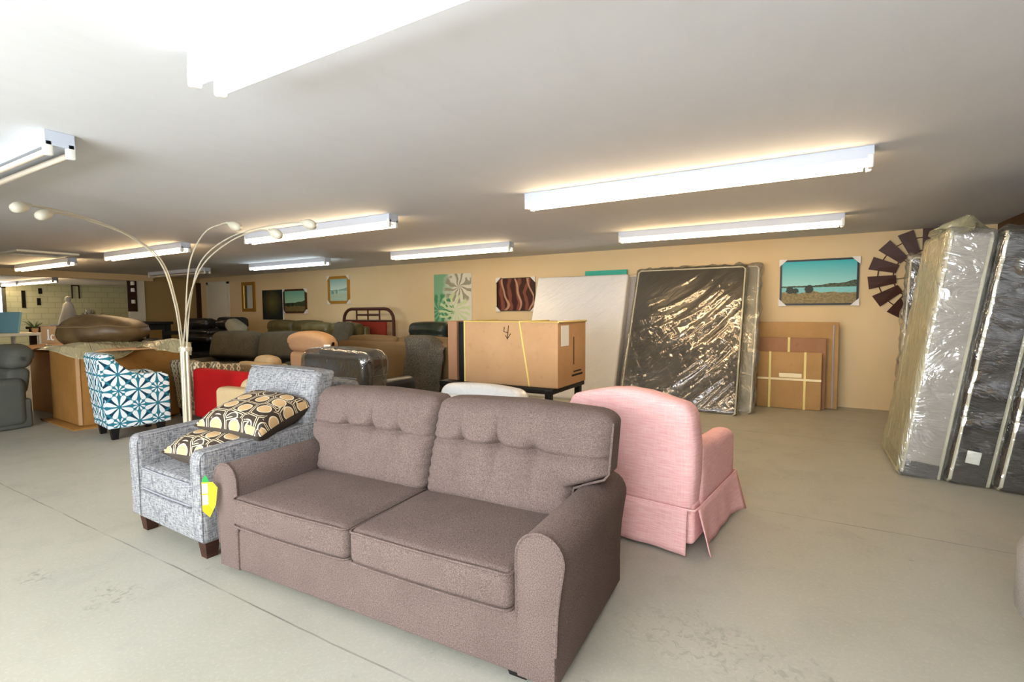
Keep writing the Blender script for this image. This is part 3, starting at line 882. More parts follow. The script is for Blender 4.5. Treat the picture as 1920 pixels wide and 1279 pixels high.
# black sofa cushions pile
def lump(name, label, cat, loc, size, m, rz=0, group=None, seed=0, tilt=0):
    def f(p, h):
        q = Vector((p.x/h.x, p.y/h.y, p.z/h.z))
        s = 1+.10*noise.noise(q*1.6+Vector((seed, 0, 0)))
        return p*s
    b = B(); rbox(b, (-size[0]/2, -size[1]/2, -size[2]/2), (size[0]/2, size[1]/2, size[2]/2), min(size)*.46, 6, 5, f)
    o = mk(name, b, m, None, 80); tag(o, label, cat, group, loc, rz); o.rotation_euler[1] = R(tilt); return o
lump('throw_pillow', 'black plump pillow on top of the black sofa, nearer the door', 'pillow', (-12.9, 6.85, 1.13), (.75, .4, .26), MAT['black_leather'], 10, None, 1)
lump('throw_pillow', 'black plump pillow on the black sofa, nearer the olive sofa', 'pillow', (-11.75, 6.95, 1.14), (.8, .4, .3), MAT['black_leather'], 5, None, 2)
lump('folded_sheet', 'pale crumpled cloth on the end of the black sofa', 'cloth', (-11.25, 6.75, 1.05), (.55, .35, .30), MAT['mside'], 5, None, 3, 30)

# ------------------------------------------------------------------ cardboard
def carton(name, label, loc, size, rz, m, strap=None, group=None, tape=True):
    t = thing(name, label, 'cardboard box', loc, rz, group)
    sx, sy, sz = size
    b = B(); rbox(b, (-sx/2, -sy/2, 0), (sx/2, sy/2, sz), .006, 1, 2); mk('carton_body', b, m, t)
    return t
# big box in the middle
bx = carton('cardboard_box', 'large cardboard box with a yellow strap in front of the white mattress', (-2.545, 4.65, .655), (1.09, .70, .635), 0, MAT['card'])
for x, dx in ((-.545+.012, 0), (.13, .11)):
    b = B(); tube(b, [(x, -.354, .64), (x+dx, -.354, .002), ], .008, 6); tube(b, [(x, -.354, .639), (x-.02, .35, .639)], .008, 6); mk('strap', b, MAT['strap'], bx)
b = B(); tube(b, [(-.54, -.352, .637), (.55, -.352, .637)], .006, 6); tube(b, [(.548, -.35, .637), (.548, .35, .637)], .012, 6); mk('tape', b, MAT['packtape'], bx)
b = B()
for p in ([(-.045, -.352, .585), (-.05, -.352, .535), (.0, -.352, .53)], [(.005, -.352, .60), (-.01, -.352, .46)], [(-.03, -.352, .50), (-.01, -.352, .465), (.03, -.352, .52)]): tube(b, p, .004, 5)
mk('handwritten_mark', b, MAT['ink'], bx)
b = B(); _box(b, (.546, -.28, .40), (.549, -.10, .60)); mk('shipping_label', b, MAT['paper'], bx, 0)
b = B(); _box(b, (.546, .02, .2), (.5485, .035, .48)); _box(b, (.546, -.02, .08), (.5485, .26, .10)); _box(b, (.546, .02, .12), (.5485, .22, .135)); mk('printed_mark', b, MAT['ink'], bx, 0)
carton('cardboard_box', 'narrow cardboard box end left of the large strapped box', (-3.28, 4.68, .655), (.12, .66, .64), 0, MAT['card_red'])
b = B(); rbox(b, (-.055, -.33, 0), (.055, .33, .635), .01); o = mk('gap_filler', b, MAT['black'], None)  # black slab put in as the dark gap between the boxes
tag(o, 'black filler panel standing in for the dark gap between two cardboard boxes', 'panel', None, (-3.157, 4.70, .655), 0)
# low black table carrying them
t = thing('low_table', 'black low table carrying the large strapped cardboard box', 'table', (-2.65, 4.65, 0))
b = B(); rbox(b, (-.74, -.40, .60), (.62, .40, .654), .01); mk('table_top', b, MAT['black'], t)
for sx in (-.68, .56):
    for sy in (-.36, .36):
        b = B(); _box(b, (sx-.03, sy-.03, .001), (sx+.03, sy+.03, .60)); mk('leg', b, MAT['black'], t, 0)
# cream plastic covered bench before it
seat_unit('cream_chair', 'cream plastic-covered chair top just behind the taupe sofa back', 'armchair', (-2.32, 3.62, 0), 178, MAT['mwhite'], 1.15, .72, .76, 1, .15, .55, .42, .07, .05)

# flat boxes against the back wall
def flat_box(label, x0, x1, yb, h, thick, m, lean, straps):
    t = thing('flat_box', label, 'cardboard box', ((x0+x1)/2, yb, 0), 0, 'flat cardboard boxes leaning on the back wall', rot=(R(-lean), 0, 0))
    w = (x1-x0)/2
    b = B(); rbox(b, (-w, 0, .004), (w, thick, h), .006, 1, 2); mk('carton_body', b, m, t)
    for s in straps:
        b = B(); _box(b, (w*s-.014, -.004, .0), (w*s+.014, -.0005, h+.003)); mk('strap', b, MAT['strap'], t, 0)
    return t
t = flat_box('smallest flat cardboard box, frontmost of three by the back wall', -.55, .24, 8.0, .80, .07, MAT['card_pale'], 4, (-.6, .5))
b = B(); _box(b, (-.395, -.0045, .40), (.395, -.0006, .43)); _box(b, (-.12, -.0045, .44), (.16, -.0006, .50)); mk('tape', b, MAT['packtape'], t, 0)
flat_box('middle-sized reddish flat cardboard box, second of three by the back wall', -.62, .29, 8.10, 1.0, .07, MAT['card_red'], 4, (0,))
t = flat_box('tallest flat cardboard box, rearmost of three by the back wall', -.64, .44, 8.22, 1.22, .08, MAT['card_pale'], 4, ())
b = B(); tube(b, [(.48, -.006, .01), (.48, -.006, 1.18)], .012, 6); mk('tape', b, MAT['mgray'], t)

# ------------------------------------------------------------------ mattresses
def mattress(label, loc, rot, W, T, L, m, wrap=None, group='plastic wrapped mattresses', edge_bump=.0, side=None, n=24, name='mattress', wr=.02, pipe=True):
    """local: x width, y thickness, z length; front at -y"""
    def fold(p, h):
        k = .45+.55*sst(p.x/h.x, -.2, .1)
        aa = p.x*.80+p.z*.60+.10*math.sin(p.z*2.5); bb = -p.x*.60+p.z*.80-.35*p.x*p.x
        rg = (1-abs(noise.noise(Vector((aa*.8, bb*6.0, 3.1))))*2.4)*.65 + (1-abs(noise.noise(Vector((aa*1.3+4, bb*13, 7))))*2)*.5 + (1-abs(noise.noise(Vector((aa*5+4, bb*26, 2))))*2)*.07
        return edge_bump*k*rg*(1-abs(p.x/h.x)**6)*(1-abs(p.z/h.z)**6)
    t = thing(name, label, 'mattress', loc, 0, group, rot=rot)
    def f(p, h):
        if p.y < 0: p.y -= .012*(1-(p.x/h.x)**4)*(1-(p.z/h.z)**4)
        if edge_bump and p.y < 0: p.y -= fold(p, h)
        return p
    b = B(); rbox(b, (-W/2, 0, .005), (W/2, T, L), .035, (n, 2, n), 3, f); mk('cover', b, m, t, 60)
    for y in (.012, T-.012) if pipe else ():
        r = .04
        pts = [(-W/2, y, r), (-W/2, y, L-r), (-W/2+r, y, L), (W/2-r, y, L), (W/2, y, L-r), (W/2, y, r), (W/2-r, y, .012), (-W/2+r, y, .012)]
        b = B(); tube(b, pts, .012, 6, True); mk('piping', b, MAT['mpipe'], t)
    if side:
        b = B(); _box(b, (W/2-.03, .03, .03), (W/2+.006, T-.03, L-.03)); _box(b, (-W/2-.006, .03, .03), (-W/2+.03, T-.03, L-.03)); mk('border', b, side, t, 0)
    if wrap:
        def g(p, h):
            q = Vector((p.x*4+p.z*2.0, p.y*4, p.z*3.2-p.x*1.5))
            d = wr*noise.noise(q) + wr*.5*noise.noise(q*2.7)
            if p.y > 0: p.y += abs(d)*.5
            else: p.y -= abs(d)*.8 + (fold(p, h)*.9 if edge_bump else 0)
            p.x += abs(d)*1.2*(1 if p.x > 0 else -1)*(abs(p.x)/h.x)**4
            if p.z > 0: p.z += (.5*abs(d)+.05*max(0, noise.noise(Vector((p.x*9, p.y*9, 4)))))*(p.z/h.z)**10
            return p
        b = B(); rbox(b, (-W/2-.03, -.028, .003), (W/2+.03, T+.025, L+.035), .05, (120, 4, 160) if edge_bump else (36, 4, 50), 3, g); mk('plastic_wrap', b, wrap, t, 75)
    return t
lean = math.degrees(math.atan2(.98, 2.05))
mattress('black mattress in glossy clear plastic leaning on the back wall', (-1.52, 7.06, 0), (R(-lean), 0, 0), 1.56, .20, 2.25, MAT['mblack'], MAT['clear'], edge_bump=.026, side=MAT['mside'], n=60, wr=.012)
mattress('cream edged mattress directly behind the black one on the back wall, its side showing', (-1.36, 7.30, 0), (R(-lean), 0, 0), 1.56, .17, 2.27, MAT['mside'], MAT['filmlite'], n=24, wr=.05, side=MAT['mside'])
l2 = math.degrees(math.atan2(.78, 2.0))
mattress('white mattress in thin plastic leaning on the back wall behind the cardboard box', (-3.25, 7.18, 0), (R(-l2), 0, R(1.5)), 1.62, .24, 2.14, MAT['mwhite'], None, n=70, edge_bump=.007, pipe=False)
mattress('gray edged mattress behind the white mattress, only its edge showing', (-3.10, 7.56, 0), (R(-17.3), 0, 0), 1.60, .20, 2.06, MAT['mgray'], None)
b = B(); rbox(b, (-.36, 0, 0), (.40, .03, 2.10), .006); o = mk('canvas_board', b, MAT['teal'], None)
tag(o, 'teal board peeking above the white mattress', 'board', None, (-3.02, 8.33, 0), 0); o.rotation_euler[0] = R(-2.4)
# rolled dark mattress upright in the corner
mattress('dark mattress in crumpled plastic upright in the back right corner', (1.42, 7.72, 0), (R(-5), R(2), R(-8)), .74, .40, 2.03, MAT['mnight'], MAT['filmlite'], wr=.05)
# three leaning on the right wall; local front (-y) faces the room (-x)
def side_matt(label, x0, y0, T, Wd, L, m, wrap, lean, wr=.02, band=None, yaw=0):
    # rotate so local -y looks along -x : rotz = -90
    t = mattress(label, (x0, y0+Wd/2, 0), (R(-lean), 0, R(-90+yaw)), Wd, T, L, m, wrap, wr=wr)
    return t
A = side_matt('light gray mattress in loose clear plastic, first of those leaning at the right wall', 0.735, 5.22, .265, .85, 2.03, MAT['mgray'], MAT['filmlite'], 7.5, .022)
for o in A.children:
    if o.name.startswith('plastic_wrap'):
        o.data.materials.append(MAT['film2'])
        for p in o.data.polygons:
            if p.normal.y < -.5: p.material_index = 1
b = B()
def fbunch(u, v):
    a = u*2*PI; r = .03+.13*v*(1+.4*math.sin(a*5+v*3)); return Vector((.18+r*math.cos(a)*2.0-.05*v, .13+r*math.sin(a)*1.1, 2.19-.15*v+.035*math.sin(a*4)*v))
sheet(b, 30, 8, fbunch); mk('gathered_plastic', b, MAT['film2'], A, 80)
b = B(); rbox(b, (-.43, -.006, .006), (.43, .272, .16), .03, 3, 3); mk('dark_base', b, MAT['mnight'], A)
Bm = side_matt('black mattress in plastic with white paper label, second at the right wall', 1.035, 5.17, .255, 1.05, 2.0, MAT['mnight'], MAT['clear'], 8.0, .02)
b = B(); _box(b, (.553, .07, .20), (.557, .155, .30)); mk('paper_label', b, MAT['paper'], Bm, 0)
side_matt('black mattress in plastic at the right picture edge, third at the right wall', 1.32, 5.10, .26, 1.05, 2.0, MAT['mnight'], MAT['clear'], 8.0, .02)

# ------------------------------------------------------------------ wall hangings (back wall)
def art_quad(x0, x1, z0, z1, y):
    bm = B(); L = bm.loops.layers.uv.new('UVMap')
    v = [bm.verts.new(p) for p in ((x0, y, z0), (x1, y, z0), (x1, y, z1), (x0, y, z1))]
    f = bm.faces.new(v)
    for l, uv in zip(f.loops, ((0, 0), (1, 0), (1, 1), (0, 1))): l[L].uv = uv
    return bm
def picture(name, label, cat, x0, x1, z0, z1, art, frame=None, fw=.03, corners=False, depth=.035):
    cx, cz = (x0+x1)/2, (z0+z1)/2; w, h = (x1-x0)/2, (z1-z0)/2
    t = thing(name, label, cat, (cx, YB-.0005, cz))
    if frame:
        b = B()
        for lo, hi in (((-w, -depth, -h), (-w+fw, 0, h)), ((w-fw, -depth, -h), (w, 0, h)), ((-w+fw, -depth, h-fw), (w-fw, 0, h)), ((-w+fw, -depth, -h), (w-fw, 0, -h+fw))): _box(b, lo, hi)
        mk('frame', b, frame, t, 0)
        b = _box(B(), (-w+fw, -depth*.55, -h+fw), (w-fw, 0, h-fw)); mk('backing', b, frame, t, 0)
        mk('artwork', art_quad(-w+fw, w-fw, -h+fw, h-fw, -depth*.6), art, t, 0, uv=None, fix=False)
    else:
        b = _box(B(), (-w, -depth, -h), (w, 0, h)); mk('canvas', b, MAT['paper'], t, 0)
        mk('artwork', art_quad(-w, w, -h, h, -depth-.001), art, t, 0, uv=None, fix=False)
    if corners:
        s = .11
        for sx in (-1, 1):
            for sz in (-1, 1):
                b = B(); pr = [(sx*(w+.012), sz*(h+.012)), (sx*(w+.012-s), sz*(h+.012)), (sx*(w+.012), sz*(h+.012-s))]
                if sx*sz > 0: pr = pr[::-1]
                prism(b, pr, -depth-.012, -.001, .001, 'y'); mk('corner_guard', b, MAT['corner'], t, 0)
    return t
def landscape(name, sky1, sky2, hill, ground1, ground2, water=None, tree='#2b3326', horizon=.42):
    g = G(name, .5, .3); v = g.co('UV'); sp = g.n('ShaderNodeSeparateXYZ', {'Vector': v}); x, y = sp.outputs[0], sp.outputs[1]
    col = g.ramp(y, [(0, lin(sky2)), (horizon, lin(sky2)), (1, lin(sky1))])
    n1 = g.noise(5, v, 4, .6); n2 = g.noise(26, v, 4, .6)
    ridge = g.math('ADD', g.math('MULTIPLY', g.step(x, .45, 1.0), .10), g.math('ADD', horizon-.06, g.math('MULTIPLY', n1, .12)))
    col = g.mix(g.math('LESS_THAN', y, ridge), col, g.mix(g.step(n2, .4, .6), lin(hill), lin(tree)))
    if water: col = g.mix(g.math('LESS_THAN', y, horizon-.04), col, g.mix(n2, lin(water), lin(sky2)))
    gr = g.math('ADD', horizon-.24, g.math('MULTIPLY', n1, .16))
    col = g.mix(g.math('LESS_THAN', y, gr), col, g.mix(g.step(n2, .35, .65), lin(ground1), lin(ground2)))
    # a few bushes
    for bx_, by_, br in ((.12, horizon-.10, .055), (.38, horizon-.08, .06), (.2, horizon-.12, .04)):
        dx = g.math('SUBTRACT', x, bx_); dy = g.math('MULTIPLY', g.math('SUBTRACT', y, by_), .62)
        d = g.math('ADD', g.math('SQRT', g.math('ADD', g.math('MULTIPLY', dx, dx), g.math('MULTIPLY', dy, dy))), g.math('MULTIPLY', g.math('SUBTRACT', n2, .5), .06))
        col = g.mix(g.math('LESS_THAN', d, br), col, lin(tree))
    g.inp(Base_Color=col); return g.m
lake = landscape('lake_print', '#2fb0b5', '#9fd8d2', '#5d6b4a', '#a08a5a', '#6f6238', '#58b0b4')
picture('framed_picture', 'turquoise lake picture in black frame with white corner guards', 'picture', -.31, .66, 1.46, 2.12, lake, MAT['blackframe'], .025, True)
picture('framed_picture', 'small brown framed landscape right of the dark canvas', 'picture', -11.95, -11.03, 1.37, 2.0, landscape('field_print', '#6fae98', '#a9cfae', '#4a5a34', '#8d7a4a', '#5c4f2c'), MAT['brownframe'], .05, True)
sea = landscape('sea_print', '#8fb9b0', '#cfe0cf', '#9ab8a4', '#cbd2ae', '#93b5a4', '#7fb4a6', '#7a9a86', .5)
picture('framed_picture', 'brown and gold framed seaside print, highest of the small pictures', 'picture', -10.2, -9.45, 1.60, 2.27, sea, MAT['gold'], .07, True)
t = picture('wall_mirror', 'narrow gold framed mirror nearest the white door', 'mirror', -13.8, -13.2, 1.42, 2.25, MAT['mirror'], MAT['gold'], .09)
def dark_canvas():
    g = G('dark_glow_print', .5, .3); v = g.co('UV'); sp = g.n('ShaderNodeSeparateXYZ', {'Vector': v})
    dx = g.math('SUBTRACT', sp.outputs[0], .5); dy = g.math('SUBTRACT', sp.outputs[1], .58)
    d = g.math('SQRT', g.math('ADD', g.math('MULTIPLY', dx, dx), g.math('MULTIPLY', dy, dy)))
    g.inp(Base_Color=g.mix(g.step(g.math('ADD', d, g.math('MULTIPLY', g.noise(6, v, 4), .2)), .1, .6), lin('#6a6436'), lin('#1c2422'))); return g.m
picture('canvas_print', 'dark green canvas with a dim golden glow, unframed', 'picture', -12.85, -11.98, 1.20, 2.0, dark_canvas())
def palm_canvas():
    g = G('palm_leaf_print', .5, .3); v = g.co('UV'); sp = g.n('ShaderNodeSeparateXYZ', {'Vector': v})
    def burst(cx, cy, k, r0, seedoff):
        dx = g.math('SUBTRACT', sp.outputs[0], cx); dy = g.math('MULTIPLY', g.math('SUBTRACT', sp.outputs[1], cy), 1.15)
        a = g.math('ARCTAN2', dy, dx); r = g.math('SQRT', g.math('ADD', g.math('MULTIPLY', dx, dx), g.math('MULTIPLY', dy, dy)))
        w = g.noise(3, g.co('UV', loc=(seedoff, 0, 0)), 2)
        s = g.math('SINE', g.math('ADD', g.math('MULTIPLY', a, k), g.math('ADD', g.math('MULTIPLY', w, 14.0), g.math('MULTIPLY', r, 9.0))))
        return g.math('MULTIPLY', g.step(s, -.1, .3), g.step(r, r0, r0-.06))
    bg = g.mix(g.noise(4, v, 3), lin('#d6d2bb'), lin('#e6e0cc'))
    col = g.mix(g.step(g.math('ADD', sp.outputs[0], g.math('MULTIPLY', g.noise(5, v, 4), .5)), .75, .5), bg, lin('#7fae86'))
    col = g.mix(burst(.68, .72, 9, .42, 1), col, lin('#9c967e'))
    col = g.mix(burst(.16, .25, 11, .42, 3), col, lin('#4a8a5c'))
    col = g.mix(burst(.55, .22, 13, .45, 6), col, lin('#c9d6a0'))
    g.inp(Base_Color=col); return g.m
picture('canvas_print', 'tall unframed canvas of green palm leaves', 'picture', -6.85, -5.88, 1.18, 2.18, palm_canvas())
def red_canvas():
    g = G('magnolia_print', .5, .3); v = g.co('UV')
    vo = g.n('ShaderNodeTexVoronoi', {'Vector': v, 'Scale': 3.2}, voronoi_dimensions='2D', feature='DISTANCE_TO_EDGE').outputs['Distance']
    w = g.n('ShaderNodeTexWave', {'Vector': v, 'Scale': 1.4, 'Distortion': 6.0, 'Detail': 2.0}).outputs['Fac']
    col = g.mix(g.step(w, .45, .8), lin('#3c1710'), lin('#7a4434'))
    w2 = g.n('ShaderNodeTexWave', {'Vector': v, 'Scale': .9, 'Distortion': 9.0, 'Detail': 1.0}).outputs['Fac']
    col = g.mix(g.math('MULTIPLY', g.step(w2, .9, .98), .8), col, lin('#c79a7a')); g.inp(Base_Color=col); return g.m
picture('framed_picture', 'dark red floral picture with white corner guards left of the white mattress', 'picture', -5.27, -4.42, 1.40, 2.04, red_canvas(), MAT['blackframe'], .012, True)
# windmill decor
t = thing('windmill_decor', 'brown wooden windmill wheel hanging on the back wall by the corner', 'wall decor', (1.37, YB-.03, 1.84))
for i in range(14):
    a = R(85+i*360/14); d = Vector((math.cos(a), 0, math.sin(a))); s = Vector((-math.sin(a), 0, math.cos(a)))
    b = B(); loft(b, [[d*r+s*k+Vector((0, yy+ (.012 if k > 0 else -.012), 0)) for k, yy in ((-w_, -.006), (w_, -.006), (w_, .006), (-w_, .006))] for r, w_ in ((.30, .055), (.61, .088))])
    mk('blade', b, MAT['windmill'], t, 20)
for r in (.33, .50):
    b = B(); tube(b, [(r*math.cos(2*PI*k/40), .012, r*math.sin(2*PI*k/40)) for k in range(40)], .007, 6, True); mk('ring', b, MAT['iron'], t)
b = B(); lathe(b, [(0, -.03), (.07, -.02), (.09, .0), (.09, .02), (0, .025)], 20, Matrix.Rotation(R(90), 4, 'X')); mk('hub', b, MAT['windmill'], t)
for i in range(7):
    a = R(85+i*720/14); b = B(); tube(b, [(.05*math.cos(a), .012, .05*math.sin(a)), (.5*math.cos(a), .012, .5*math.sin(a))], .005, 6); mk('spoke', b, MAT['iron'], t)

# ------------------------------------------------------------------ arc floor lamp
t = thing('arc_floor_lamp', 'five-armed silver arc floor lamp behind the tweed armchair', 'floor lamp', (-5.70, 2.85, 0))
b = B(); lathe(b, [(0, .0), (.17, .0), (.17, .015), (.15, .03), (.03, .04), (0, .04)], 28); mk('base', b, MAT['chrome'], t)
P0 = Vector((-5.70, 2.85, 0))
for k, (dx, dy) in enumerate(((-.035, 0), (.0, .02), (.035, 0), (-.015, -.03), (.02, -.03))):
    b = B(); tube(b, [(dx, dy, .03), (dx, dy, 1.04)], .0165, 10); mk('pole', b, MAT['chrome'], t)
b = B(); tube(b, [(0, 0, .99), (0, 0, 1.03)], .062, 16); mk('collar', b, MAT['chrome'], t)
arms = [
    ([(-.035, 0, 1.04), (-.10, -.02, 1.52), (-.20, -.10, 1.96), (-.27, -.36, 2.20), (-.20, -.75, 2.31), (-.00, -1.08, 2.315), (.10, -1.22, 2.30)], 0),
    ([(-.015, -.03, 1.04), (-.08, -.05, 1.52), (-.18, -.13, 1.95), (-.25, -.38, 2.19), (-.16, -.75, 2.28), (.0, -.98, 2.28), (.06, -1.06, 2.27)], 1),
    ([(.0, .02, 1.04), (.0, .03, 1.5), (.06, .06, 1.95), (.20, .14, 2.24), (.40, .22, 2.33), (.48, .24, 2.33)], 2),
    ([(.02, -.03, 1.04), (.10, .0, 1.5), (.32, .04, 1.88), (.70, .10, 2.10), (1.1, .14, 2.19), (1.32, .14, 2.17)], 3),
    ([(.035, 0, 1.04), (.08, .03, 1.5), (.22, .08, 1.93), (.60, .18, 2.17), (1.2, .27, 2.26), (1.58, .30, 2.25)], 4)]
for pts, k in arms:
    c = catmull(pts, 8)
    b = B(); tube(b, c, .0075, 8); a = mk('arm', b, MAT['chrome'], t)
    d = (c[-1]-c[-3]).normalized(); d = (d+Vector((0, 0, -.25))).normalized()
    q = d.to_track_quat('Z', 'Y').to_matrix().to_4x4()
    b = B(); lathe(b, [(.011, -.03), (.014, .0), (.026, .02), (.040, .05), (.047, .085), (.045, .12), (.034, .155), (.0, .17)], 18, Matrix.Translation(c[-1]) @ q); mk('lamp_shade', b, MAT['shade'], a, 60)

# ------------------------------------------------------------------ left side: open box, bean bag, gray recliner, cartons
t = thing('open_box', 'large open cardboard box holding a brown bean bag, behind the teal chair', 'cardboard box', (-7.56, 2.55, 0), 0)
wl, dl, hh = .98, 1.05, .94
Mz = Matrix(((1, .22, 0, 0), (-.05, 1, 0, 0), (0, 0, 1, 0), (0, 0, 0, 1)))
b = B()
for lo, hi in (((-wl, 0, .0), (0, .012, hh)), ((-.012, 0, .0), (0, dl, hh)), ((-wl, dl-.012, 0), (0, dl, hh)), ((-wl, 0, 0), (-wl+.012, dl, hh)), ((-wl, 0, .0), (0, dl, .012))): _box(b, lo, hi, Mz)
mk('carton_body', b, MAT['card_dark'], t, 0)
b = B(); sheet(b, 8, 3, lambda u, v: Mz @ Vector((-.005+.16*v, dl*u, hh-.005+.03*v-.05*v*v))); mk('flap', b, MAT['card'], t, 20, sol=.008)
b = B(); sheet(b, 8, 3, lambda u, v: Mz @ Vector((-wl-1.5*v, -.10+dl*u*.95, hh-.09*(1-u)*min(1, v*4)+.03*v))); mk('flap', b, MAT['card'], t, 20, sol=.008)
b = B(); _box(b, (-.02, -.012, .02), (.012, .02, .90), Mz); mk('edge_tape', b, MAT['card'], t, 0)
b = B(); rbox(b, (-wl-.12, -.05, .0), (.12, dl*.9, .02), .004, 1, 1, None, Mz); o = mk('cardboard_sheet', b, MAT['card_dark'], None)
o.location = (-7.56, 2.50, 0.0); tag(o, 'flattened cardboard sheet under the large open box', 'cardboard')
t.location.z = .021
# bean bag
def bean(u, v):
    a = u*2*PI; q = math.sin(v*PI); zc = -math.cos(v*PI)
    rx = .50*q**.75; ry = .36*q**.75
    x = rx*math.copysign(abs(math.cos(a))**.8, math.cos(a)); y = ry*math.copysign(abs(math.sin(a))**.8, math.sin(a))
    z = (.23 if zc > 0 else .19)*zc*(1-.25*(x/.5)) + .012*noise.noise(Vector((x*5, y*5, zc))) + .02*math.sin(x*6)*q
    return Vector((x, y, z))
b = B(); sheet(b, 48, 26, bean); bmesh.ops.remove_doubles(b, verts=b.verts, dist=.002); o = mk('bean_bag', b, MAT['bean'], None, 80)
tag(o, 'brown vinyl bean bag lying on the open cardboard box', 'bean bag', None, (-7.98, 3.0, 1.145), 38)
b = B(); tube(b, [bean(k/48, .62)*1.01 for k in range(48)], .010, 6, True); mk('piping', b, MAT['brown'], o)
def fpl(u, v):
    return Vector((-.75+1.5*u, -.12+.5*v-.15*math.sin(u*7), .02+.09*abs(noise.noise(Vector((u*4, v*3, 1))))+.05*math.sin(u*9)*(1-v)-.16*sst(.4-v, 0, .4)*abs(math.sin(u*5))))
b = B(); sheet(b, 36, 14, fpl); o = mk('plastic_sheet', b, MAT['film2'], None, 80, sol=.002)
tag(o, 'crumpled clear plastic sheet spilling from the open cardboard box', 'plastic sheet', None, (-7.36, 2.92, .965), 62)
# small carton on the flap with white print
bx = carton('cardboard_box', 'small cardboard box with white print standing on the open box flap', (-9.0, 2.92, .99), (.40, .34, .23), 14, MAT['card'])
b = B(); _box(b, (-.06, -.175, .05), (-.035, -.171, .19)); tube(b, [(.035+.03*math.cos(R(a)), -.172, .08+.035*math.sin(R(a))) for a in range(50, 330, 30)], .008, 5); _box(b, (-.07, -.175, .045), (-.02, -.171, .06)); mk('white_print', b, MAT['paper'], bx, 0)
carton('cardboard_box', 'upright tan carton behind the gray recliner at the left edge', (-9.35, 3.0, .0), (.7, .5, .86), 4, MAT['card'])
recliner('gray recliner cut by the left picture edge', (-8.62, 1.88, 0), 4, MAT['grayrec'], 1.02, .95)

# ------------------------------------------------------------------ far left clutter
t = thing('console_table', 'white display table at the far left edge', 'table', (-13.2, 3.4, 0))
b = B(); rbox(b, (-1.0, -.4, .98), (.55, .4, 1.03), .008); mk('table_top', b, MAT['white_paint'], t)
for sx in (-.95, .5):
    for sy in (-.35, .35):
        b = B(); _box(b, (sx-.03, sy-.03, .001), (sx+.03, sy+.03, .98)); mk('leg', b, MAT['white_paint'], t, 0)
b = B(); rbox(b, (-.24, -.02, 0), (.24, .02, .40), .006); o = mk('canvas_print', b, MAT['blue'], None); tag(o, 'pale blue canvas standing on the white display table', 'picture', None, (-12.95, 3.35, 1.035), 25); o.rotation_euler[0] = R(-10)
b = B(); rbox(b, (-.24, -.02, 0), (.24, .02, .34), .006); o = mk('canvas_print', b, MAT['paper'], None); tag(o, 'white canvas leaning at the far left end of the display table', 'picture', None, (-13.75, 3.25, 1.035), 30); o.rotation_euler[0] = R(-12)
lump('decor_bowl', 'dark bowl between the canvases on the display table', 'bowl', (-13.35, 3.25, 1.146), (.22, .22, .22), MAT['black'], 0, None, 5)
def potted(label, loc, s):
    t = thing('potted_plant', label, 'plant', loc)
    b = B(); lathe(b, [(0, 0), (.07*s, 0), (.09*s, .14*s), (.08*s, .14*s), (0, .12*s)], 14); mk('pot', b, MAT['card'], t)
    b = B()
    for i in range(16):
        a = random.uniform(0, 2*PI); l = random.uniform(.2, .38)*s; k = random.uniform(.3, 1.0)
        pts = [Vector((math.cos(a)*k*l*q, math.sin(a)*k*l*q, .12*s+l*(q-.35*q*q*k))) for q in (0, .33, .66, 1)]
        tube(b, pts, lambda q: .016*s*(1-q*.9)*(.6+q), 5)
    mk('foliage', b, MAT['leaf'], t, 60)
# long dark dresser/table carrying mint room decor
t = thing('sideboard', 'wooden sideboard in the mint room carrying decor', 'sideboard', (-19.3, 6.6, 0))
b = B(); rbox(b, (-1.1, -.3, .1), (1.1, .3, 1.0), .01); mk('body', b, MAT['darkwood'], t)
b = B(); rbox(b, (-1.15, -.33, 1.0), (1.15, .33, 1.05), .01); mk('top', b, MAT['darkwood'], t)
for sx in (-1, 1):
    for sy in (-.22, .22):
        b = B(); _box(b, (sx-.04, sy-.04, .001), (sx+.04, sy+.04, .1)); mk('leg', b, MAT['darkwood'], t, 0)
t = thing('figurine', 'white robed figurine standing before the mint block wall', 'figurine', (-19.2, 6.35, 1.05))
b = B(); lathe(b, [(0, 0), (.26, 0), (.22, .2), (.15, .45), (.12, .62), (.05, .70), (0, .71)], 20); mk('robe', b, MAT['paper'], t)
b = B(); lathe(b, [(0, .68), (.05, .70), (.075, .77), (.06, .84), (0, .87)], 16); mk('head', b, MAT['paper'], t)
b = B()
rbox(b, (-.12, -.02, .0), (-.09, .02, .5), .004); rbox(b, (.09, -.02, .0), (.12, .02, .5), .004); rbox(b, (-.12, -.02, .47), (.12, .02, .5), .004)
o = mk('empty_frame', b, MAT['darkwood'], None); tag(o, 'dark frame on the mint block wall above the white figurine', 'frame', None, (XF+.03, 8.0, 1.95), 90)
t = thing('table_lamp', 'small table lamp with cream shade beside the white figurine', 'lamp', (-18.95, 6.78, 1.05))
b = B(); lathe(b, [(0, 0), (.09, 0), (.14, .1), (.09, .22), (.02, .26), (.02, .3), (0, .3)], 16); mk('base', b, MAT['darkwood'], t)
b = B(); lathe(b, [(.11, .27), (.115, .27), (.10, .46), (.095, .46)], 18); mk('lamp_shade', b, MAT['shade'], t)
potted('green leafy plant right of the cream table lamp', (-18.45, 6.62, 1.05), 1.1)
potted('small plant on the white display table beside the small carton', (-12.78, 3.70, 1.035), .6)
lump('stone_bust', 'dark rounded bust between the figurine and the table lamp', 'sculpture', (-18.80, 6.42, 1.20), (.22, .20, .30), MAT['brown_leather'], 0, None, 9)
b = B(); rbox(b, (-.03, -.11, -.42), (.01, .11, .42), .008); o = mk('wall_panel', b, MAT['darkwood'], None); tag(o, 'dark narrow wall ornament with pale candles on the pale pillar', 'wall decor', None, (XL+.085, 6.66, 1.86), 0)
